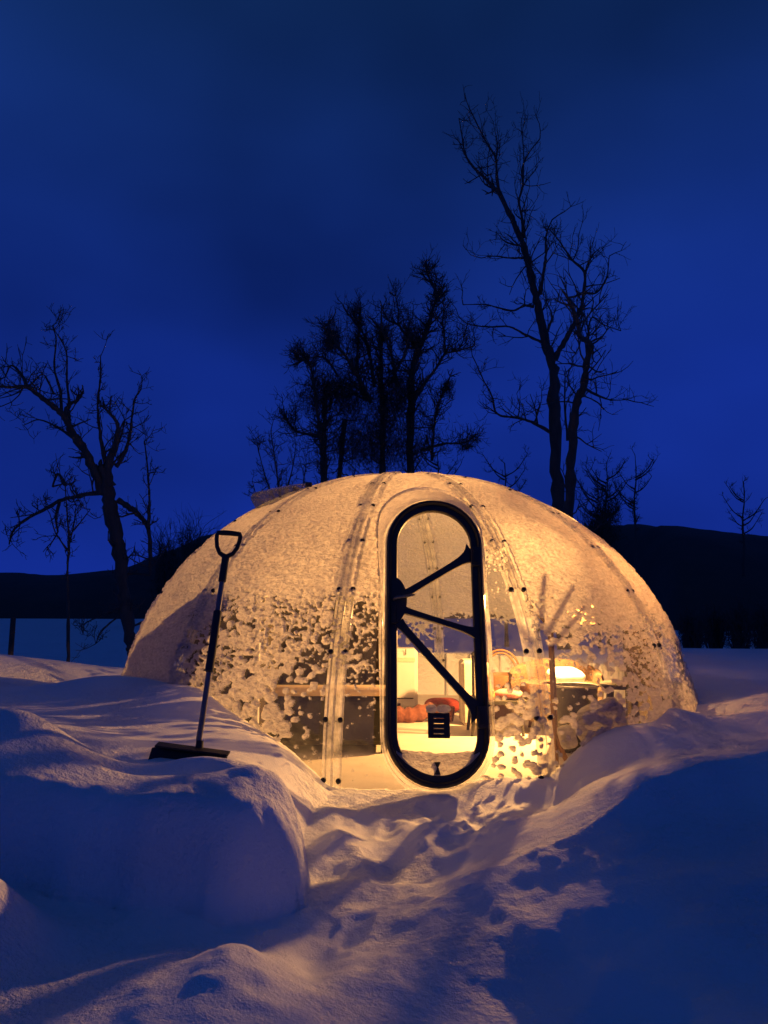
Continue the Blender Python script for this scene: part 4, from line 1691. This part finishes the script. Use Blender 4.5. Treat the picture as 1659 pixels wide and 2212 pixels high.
def bare_tree(name, label, Y, limbs, conv, r_scale=1.0, twig_len=1.0, twigs=1.0, seed=1, leaf_clumps=(), droop=0.0, group='bare winter trees', leaf_n=0, leaf_size=.05):
    """limbs: list of (points in measuring units, start radius, end radius in picture units)"""
    R = np.random.default_rng(seed)
    px = Y / FPX                                # metres per picture unit at this depth
    trunk, crown = Tubes(), Tubes()
    root_p = None
    for k, (pts, r0, r1) in enumerate(limbs):
        uv = [conv(*p) for p in pts]
        W3 = [np.array(at(u, v, Y)) for u, v in uv]
        # depth wander: limbs also reach towards and away from the viewer
        if k > 0:
            dirn = R.uniform(-.8, .8)
            acc = 0
            for i in range(1, len(W3)):
                acc += dirn * np.linalg.norm((W3[i] - W3[i - 1])[[0, 2]]) * .7
                f = (Y + acc) / Y
                W3[i] = np.array(at(uv[i][0], uv[i][1], Y + acc)) if True else W3[i]
        else:
            base = W3[0].copy()
            gzv = gz(base[0], base[1]) - .15
            W3.insert(0, np.array([base[0] + .02, base[1], min(gzv, base[2] - .1)]))
            root_p = W3[0]
        C = smooth_line(W3, 5)
        t = np.linspace(0, 1, len(C))
        rad = (r0 + (r1 - r0) * t ** .8) * px * r_scale
        C[1:] += R.normal(size=C[1:].shape) * rad[1:, None] * .13
        rad = rad * (1 + .12 * R.normal(size=len(rad)))
        if k == 0:
            rad[0] *= 1.5
        trunk.add(C, np.maximum(rad, .004), 9 if r0 > 6 else 6)
        # twigs
        seg = np.linalg.norm(np.diff(C, axis=0), axis=1)
        Ltot = seg.sum()
        nt = int(twigs * Ltot * (5.5 if k else 2.6) * (1.2 if r1 < 3 else .8))
        for _ in range(nt):
            i = min(len(C) - 2, int((R.random() ** .75 if k else .35 + .65 * R.random()) * (len(C) - 1)))
            p = C[i] + (C[i + 1] - C[i]) * R.random()
            tang = C[i + 1] - C[i]
            tang = tang / max(np.linalg.norm(tang), 1e-6)
            spray(crown, R, p, tang, twig_len * R.uniform(.5, 1.35) * (1.0 if rad[i] > .03 else .7), max(min(rad[i] * .45, .022), .0075), 2, droop)
        spray(crown, R, C[-1], (C[-1] - C[-2]) / max(np.linalg.norm(C[-1] - C[-2]), 1e-6), twig_len * .9, max(rad[-1], .009), 2, droop)
    root = empty(name, tuple(root_p))
    tag(root, label, 'tree', group)
    inv = -np.array(root_p)
    for tb in (trunk, crown):
        tb.v = [q + inv for q in tb.v]
    trunk.build('trunk', M['bark'], root)
    crown.build('crown', M['twig'], root)
    if leaf_clumps:
        vs, fs = [], []
        for (cu, cv, ru, rv, cnt) in leaf_clumps:
            u0, v0 = conv(cu, cv)
            u1, v1 = conv(cu + ru, cv + rv)
            su, sv = abs(u1 - u0) * px, abs(v1 - v0) * px
            c0 = np.array(at(u0, v0, Y)) + inv
            n = int(cnt)
            d = R.normal(size=(n, 3)) * np.array([su, su, sv]) * .55
            sub = R.normal(size=(max(4, n // 60), 3)) * np.array([su, su, sv]) * .6
            d = sub[R.integers(0, len(sub), n)] * .75 + d * .6
            ctr = c0 + d
            a = R.normal(size=(n, 3)) * np.array([.7, .7, .6]) + np.array([0, 0, .8])
            a /= np.linalg.norm(a, axis=1, keepdims=True)
            b = np.cross(a, R.normal(size=(n, 3)))
            b /= np.linalg.norm(b, axis=1, keepdims=True)
            s = leaf_size * R.uniform(.5, 1.4, (n, 1))
            quad = np.stack([ctr - a * s * 2.2, ctr + b * s * .13, ctr + a * s * 2.6, ctr - b * s * .13], 1)
            vs.append(quad.reshape(-1, 3))
        V = np.concatenate(vs)
        F_ = np.arange(len(V)).reshape(-1, 4)
        lf = mesh_np('foliage', V, F_, M['leaf'], root, False)
    return root


def spray(tb, R, p, tang, length, r, depth, droop):
    """one twig with side twigs"""
    n = 5
    d = tang * .55 + R.normal(size=3) * .62 + np.array([0, 0, .30 - droop])
    d /= np.linalg.norm(d)
    pts = [np.array(p)]
    st = length / (n - 1)
    for i in range(n - 1):
        d = d + R.normal(size=3) * .22 + np.array([0, 0, .07 - droop * .35])
        d /= np.linalg.norm(d)
        pts.append(pts[-1] + d * st)
    pts = np.array(pts)
    tb.add(pts, np.linspace(r, max(r * .4, .0042), n), 3 if depth < 2 else 4)
    if depth > 0:
        for _ in range(3 if depth > 1 else 2):
            i = R.integers(1, n - 1)
            spray(tb, R, pts[i], (pts[i + 1] - pts[i]) / st, length * R.uniform(.4, .7), max(r * .6, .005), depth - 1, droop)


cv6 = lambda x, y: (829.5 + x * .4375, 207.4 + y * .4375)
cv8 = lambda x, y: (518.5 + x * .3542, 587.6 + y * .3542)
cv7 = lambda x, y: (x * .3906, 656.7 + y * .3906)
cvd = lambda x, y: (x, y)

bare_tree('tall_tree', 'tallest bare tree with forked crown behind the right of the dome', 20.0, [
    ([(875, 2300), (862, 2000), (850, 1750), (842, 1500), (836, 1350), (802, 1230), (772, 1100), (746, 980), (716, 850), (690, 740), (642, 630), (572, 490)], 17, 5.5),
    ([(572, 490), (512, 420), (440, 350), (402, 290), (386, 200), (370, 110)], 4.6, 1.2),
    ([(572, 490), (556, 400), (552, 310), (502, 220), (455, 130)], 4.2, 1.2),
    ([(552, 330), (560, 240), (545, 160)], 2.5, .8),
    ([(842, 1300), (880, 1230), (930, 1140), (970, 1060), (985, 970), (990, 870), (930, 810), (870, 720)], 7.0, 1.4),
    ([(985, 970), (1050, 970), (1100, 890), (1112, 790)], 3.0, 1.0),
    ([(932, 815), (955, 760), (962, 690)], 2.2, .8),
    ([(900, 2700), (905, 2300), (916, 2000), (928, 1750), (945, 1540), (985, 1430), (1000, 1320), (1022, 1230), (972, 1190), (960, 1120)], 14, 3.0),
    ([(985, 1440), (1060, 1480), (1120, 1500), (1205, 1500)], 4.0, 1.2),
    ([(1000, 1300), (1020, 1100), (1085, 1130), (1170, 1160)], 2.8, .9),
    ([(828, 1665), (742, 1615), (660, 1590), (560, 1570), (532, 1480), (490, 1400), (450, 1310)], 4.4, 1.2),
    ([(742, 1615), (765, 1550), (780, 1490)], 2.2, .8),
    ([(660, 1590), (670, 1530), (655, 1470)], 1.8, .7),
    ([(776, 1215), (700, 1180), (620, 1140), (520, 1140), (432, 1130), (390, 1110)], 3.4, 1.1),
    ([(740, 1040), (690, 1035), (640, 1060), (560, 1045), (500, 1030), (390, 1030)], 3.4, 1.1),
    ([(772, 980), (790, 860), (800, 780), (800, 690), (830, 610)], 5.0, 1.5),
    ([(690, 700), (682, 600), (666, 520), (686, 440), (680, 370), (710, 290), (770, 210)], 4.6, 1.1),
    ([(686, 440), (690, 300), (680, 180)], 2.2, .8),
    ([(692, 800), (620, 800), (540, 790), (480, 800)], 2.8, .9),
    ([(800, 1180), (830, 1090), (800, 1010)], 3.6, 1.2),
    ([(905, 1700), (892, 1500), (895, 1370)], 3.2, 1.2),
    ([(665, 740), (600, 720), (570, 690)], 2.6, .9)],
    cv6, 1.0, .85, .75, 3, group=None)

bare_tree('twiggy_tree', 'broad dense bare tree with dark clumps straight behind the dome top', 19.0, [
    ([(870, 1700), (870, 1200), (872, 900), (862, 600), (860, 350)], 11, 3),
    ([(520, 1350), (512, 1100), (515, 900), (520, 760)], 8, 3.5),
    ([(1040, 1300), (1042, 800), (1052, 600), (1090, 480), (1132, 380), (1180, 220), (1200, 130), (1150, 30), (1140, -10)], 10, 1.8),
    ([(1052, 800), (1110, 700), (1200, 580), (1250, 500), (1330, 480), (1430, 450)], 5, 1.5),
    ([(1250, 500), (1245, 380), (1235, 300), (1245, 200)], 3.4, 1.0),
    ([(1330, 480), (1360, 420), (1380, 330)], 2, .8),
    ([(800, 800), (700, 600), (592, 440), (510, 340)], 5, 2.0),
    ([(760, 780), (715, 600), (722, 400), (738, 210)], 5, 1.5),
    ([(640, 900), (560, 1500), (440, 620), (360, 540)], 5, 1.8),
    ([(600, 640), (520, 525), (430, 520)], 3, 1.5),
    ([(515, 1010), (420, 990), (340, 970), (300, 920), (270, 860)], 4.5, 1.6),
    ([(1092, 480), (1000, 370), (962, 320), (900, 290), (876, 240)], 4, 1.4),
    ([(962, 320), (965, 240), (945, 140)], 2.2, .8),
    ([(1170, 1150), (1182, 960), (1200, 830), (1262, 690)], 3.5, 2.2),
    ([(1100, 1090), (1240, 1050), (1370, 1040), (1430, 1000)], 3.5, 1.5),
    ([(960, 700), (920, 500), (860, 330)], 5, 2),
    ([(820, 700), (770, 420), (650, 240)], 4, 1.5),
    ([(900, 700), (1010, 480), (1030, 330)], 4, 1.5)],
    cv8, 1.0, .60, 3.0, 5, leaf_clumps=[(620, 740, 190, 110, 5000), (950, 760, 130, 150, 4000), (820, 1020, 330, 160, 8000), (570, 420, 80, 80, 1000), (860, 380, 50, 60, 350), (700, 420, 60, 80, 400), (1000, 420, 90, 60, 400),
                                        (430, 800, 130, 60, 700), (1250, 720, 35, 60, 260), (1380, 1040, 60, 40, 260), (730, 260, 40, 60, 200), (320, 940, 50, 60, 200)], group=None, leaf_size=.050)

bare_tree('leaning_tree', 'gnarled bare tree leaning left with thick fork behind the left of the dome', 14.0, [
    ([(742, 1960), (728, 1880), (700, 1700), (672, 1500), (650, 1300), (612, 1150), (592, 1030)], 11, 15.5),
    ([(572, 1040), (500, 880), (442, 770), (392, 700), (362, 630), (300, 570), (220, 510), (150, 460), (70, 460), (-20, 455)], 11, 2.5),
    ([(372, 640), (372, 590), (385, 550)], 9, 5),
    ([(340, 600), (332, 480), (300, 350), (310, 200), (290, 120)], 4, 1),
    ([(385, 560), (370, 420), (365, 260), (300, 140)], 3.6, 1),
    ([(150, 460), (112, 380), (60, 340), (30, 400)], 4.0, 1.5),
    ([(300, 500), (240, 390), (180, 440)], 2.6, 1),
    ([(612, 1010), (600, 880), (642, 780), (652, 660)], 12, 4),
    ([(642, 900), (700, 800), (722, 700), (742, 540), (780, 470)], 5, 1.4),
    ([(590, 900), (556, 740), (540, 560), (556, 400), (556, 290)], 5, 1.2),
    ([(600, 850), (660, 760), (690, 640)], 4, 1.4),
    ([(650, 1080), (722, 1130), (782, 1180), (822, 1250), (832, 1380), (830, 1500)], 7, 3.5),
    ([(822, 1240), (826, 1080), (815, 900), (800, 760)], 4, 1.2),
    ([(572, 1040), (440, 1060), (330, 1090), (220, 1150), (130, 1200), (70, 1260), (50, 1330)], 6, 1.8),
    ([(330, 1090), (310, 1180), (320, 1260)], 4, 2),
    ([(690, 1730), (640, 1740), (560, 1810), (530, 1880)], 3, 1.2),
    ([(700, 1760), (660, 1700), (480, 1760), (460, 1820)], 2.2, .9),
    ([(360, 1000), (320, 940), (290, 1010)], 4, 2),
    ([(400, 740), (330, 690), (220, 640), (130, 670)], 3, 1)],
    cv7, 1.0, .55, 1.0, 9, group=None, leaf_size=.05)

bare_tree('slender_tree', 'thin straight young tree standing at the left edge of the snow', 12.5, [
    ([(147, 1440), (147, 1330), (146, 1230), (149, 1170), (145, 1110), (140, 1040)], 5.0, 1.2),
    ([(148, 1180), (158, 1140), (165, 1090)], 2.4, .8),
    ([(146, 1190), (120, 1150), (108, 1110)], 2.2, .8),
    ([(148, 1160), (180, 1120), (195, 1100)], 1.8, .7)], cvd, 1.0, .40, .9, 21, group=None)

bare_tree('fan_tree', 'small fan shaped bare tree above the roof hatch', 17.0, [
    ([(612, 1150), (606, 1080), (596, 1010), (585, 930)], 3.2, 1),
    ([(610, 1110), (580, 1050), (560, 980), (556, 960)], 2.4, .8),
    ([(608, 1090), (630, 1020), (640, 960)], 2.2, .8),
    ([(610, 1120), (560, 1080), (545, 1040)], 2.0, .7),
    ([(611, 1130), (650, 1060), (662, 1000)], 2.0, .7)], cvd, 1.0, .55, 1.3, 23, group=None)

for k, (u, v0, v1, Y, lab) in enumerate((
        (1606, 1175, 1040, 60, 'lone bare tree on the hill at the right edge of the picture'),
        (1372, 1150, 985, 38, 'pale thin bare tree right of the tallest tree'),
        (1310, 1170, 1000, 30, 'bushy dark tree crowding the tallest trunk'),
        (1290, 1190, 1040, 27, 'lower dark tree against the right shoulder of the dome'),
        (945, 1130, 980, 34, 'short bare tree between the dense tree and tallest tree'),
        (1090, 1150, 1000, 32, 'short bare tree left of the tallest trunk'))):
    h = v0 - v1
    Rr = np.random.default_rng(70 + k)
    limbs = [([(u, v0 + 60), (u + 1, v0), (u - 2, v0 - h * .4), (u + 2, v0 - h * .7), (u, v1)], h * .030, .9)]
    for j in range(9 if k in (2, 3) else 7):
        t = Rr.uniform(.15, .85)
        sd = 1 if j % 2 else -1
        ln = h * Rr.uniform(.25, .45)
        limbs.append(([(u, v0 - h * t), (u + sd * ln * .4, v0 - h * t - ln * .25), (u + sd * ln * .75, v0 - h * t - ln * .75)], h * .014, .7))
    bare_tree('distant_tree', lab, Y, limbs, cvd, 1.0, h / FPX * Y * .16, .9 * 20 / Y, 40 + k, group='distant bare trees',
              leaf_clumps=([(u, v0 - h * .25, 34, h * .4, 900)] if k in (2, 3) else []), leaf_size=.10)

# dark scrub at the foot of the hill on the right, and a ragged tree line on the ridge
def scrub(u, vb, vt, Y, lab, seed, w=30):
    Rr = np.random.default_rng(seed)
    tb = Tubes()
    base = np.array(at(u, vb, Y))
    base[2] = min(gz(base[0], base[1]), base[2]) - .1
    H = np.array(at(u, vt, Y))[2] - base[2]
    for _ in range(70):
        a = Rr.uniform(0, 2 * math.pi)
        sp_ = Rr.uniform(0, 1) * w / FPX * Y
        d = np.array([math.cos(a) * sp_, math.sin(a) * sp_, H * Rr.uniform(.6, 1.05)])
        p0 = np.array([math.cos(a) * sp_ * .3, math.sin(a) * sp_ * .3, 0])
        pts = [p0 + (d - p0) * t + Rr.normal(size=3) * .05 * H * t for t in np.linspace(0, 1, 6)]
        tb.add(pts, np.linspace(.035, .012, 6) * Y / 30, 4)
        for k in range(4):
            spray(tb, Rr, pts[2 + k % 4], (pts[5] - pts[2]) / H, H * .28, .012 * Y / 30, 1, 0)
    root = empty('bare_shrub', tuple(base))
    tag(root, lab, 'shrub', 'bare shrubs at the foot of the hill')
    tb.build('branches', M['twig'], root)


for k, (u, vb, vt, Y, lab) in enumerate((
        (1495, 1410, 1330, 24, 'dark bare shrub just right of the dome wall'),
        (1545, 1412, 1325, 26, 'dark bare shrub second from the dome wall'),
        (1600, 1412, 1320, 25, 'dark bare shrub third from the dome wall'),
        (1650, 1412, 1318, 27, 'dark bare shrub cut by the right picture edge'),
        (410, 1240, 1150, 60, 'dark bare shrub on the ridge left of the shovel grip'),
        (360, 1250, 1175, 62, 'dark bare shrub on the ridge by the leaning trunk'))):
    scrub(u, vb, vt, Y, lab, 90 + k, 30)

# fence posts
for k, (u, v0, v1, Y, r, lab) in enumerate((
        (22, 1450, 1333, 12.5, .045, 'dark round fence post at the left picture edge'),
        (286, 1450, 1372, 12.8, .05, 'short dark fence post beside the leaning tree foot'))):
    p0, p1 = at(u - 3, v0, Y), at(u + 2, v1, Y)
    zb = gz(p0.x, p0.y) - .3
    mb = MB()
    mb.tube([(0, 0, 0), (.01, 0, (p1.z - zb) * .5), (.02, 0, p1.z - zb - .03), (.02, 0, p1.z - zb)], [r, r * .97, r * .95, r * .6], 10)
    o = mb.build('fence_post', M['post'], None, True, 50)
    o.location = (p0.x, p0.y, zb)
    tag(o, lab, 'post', 'fence posts')
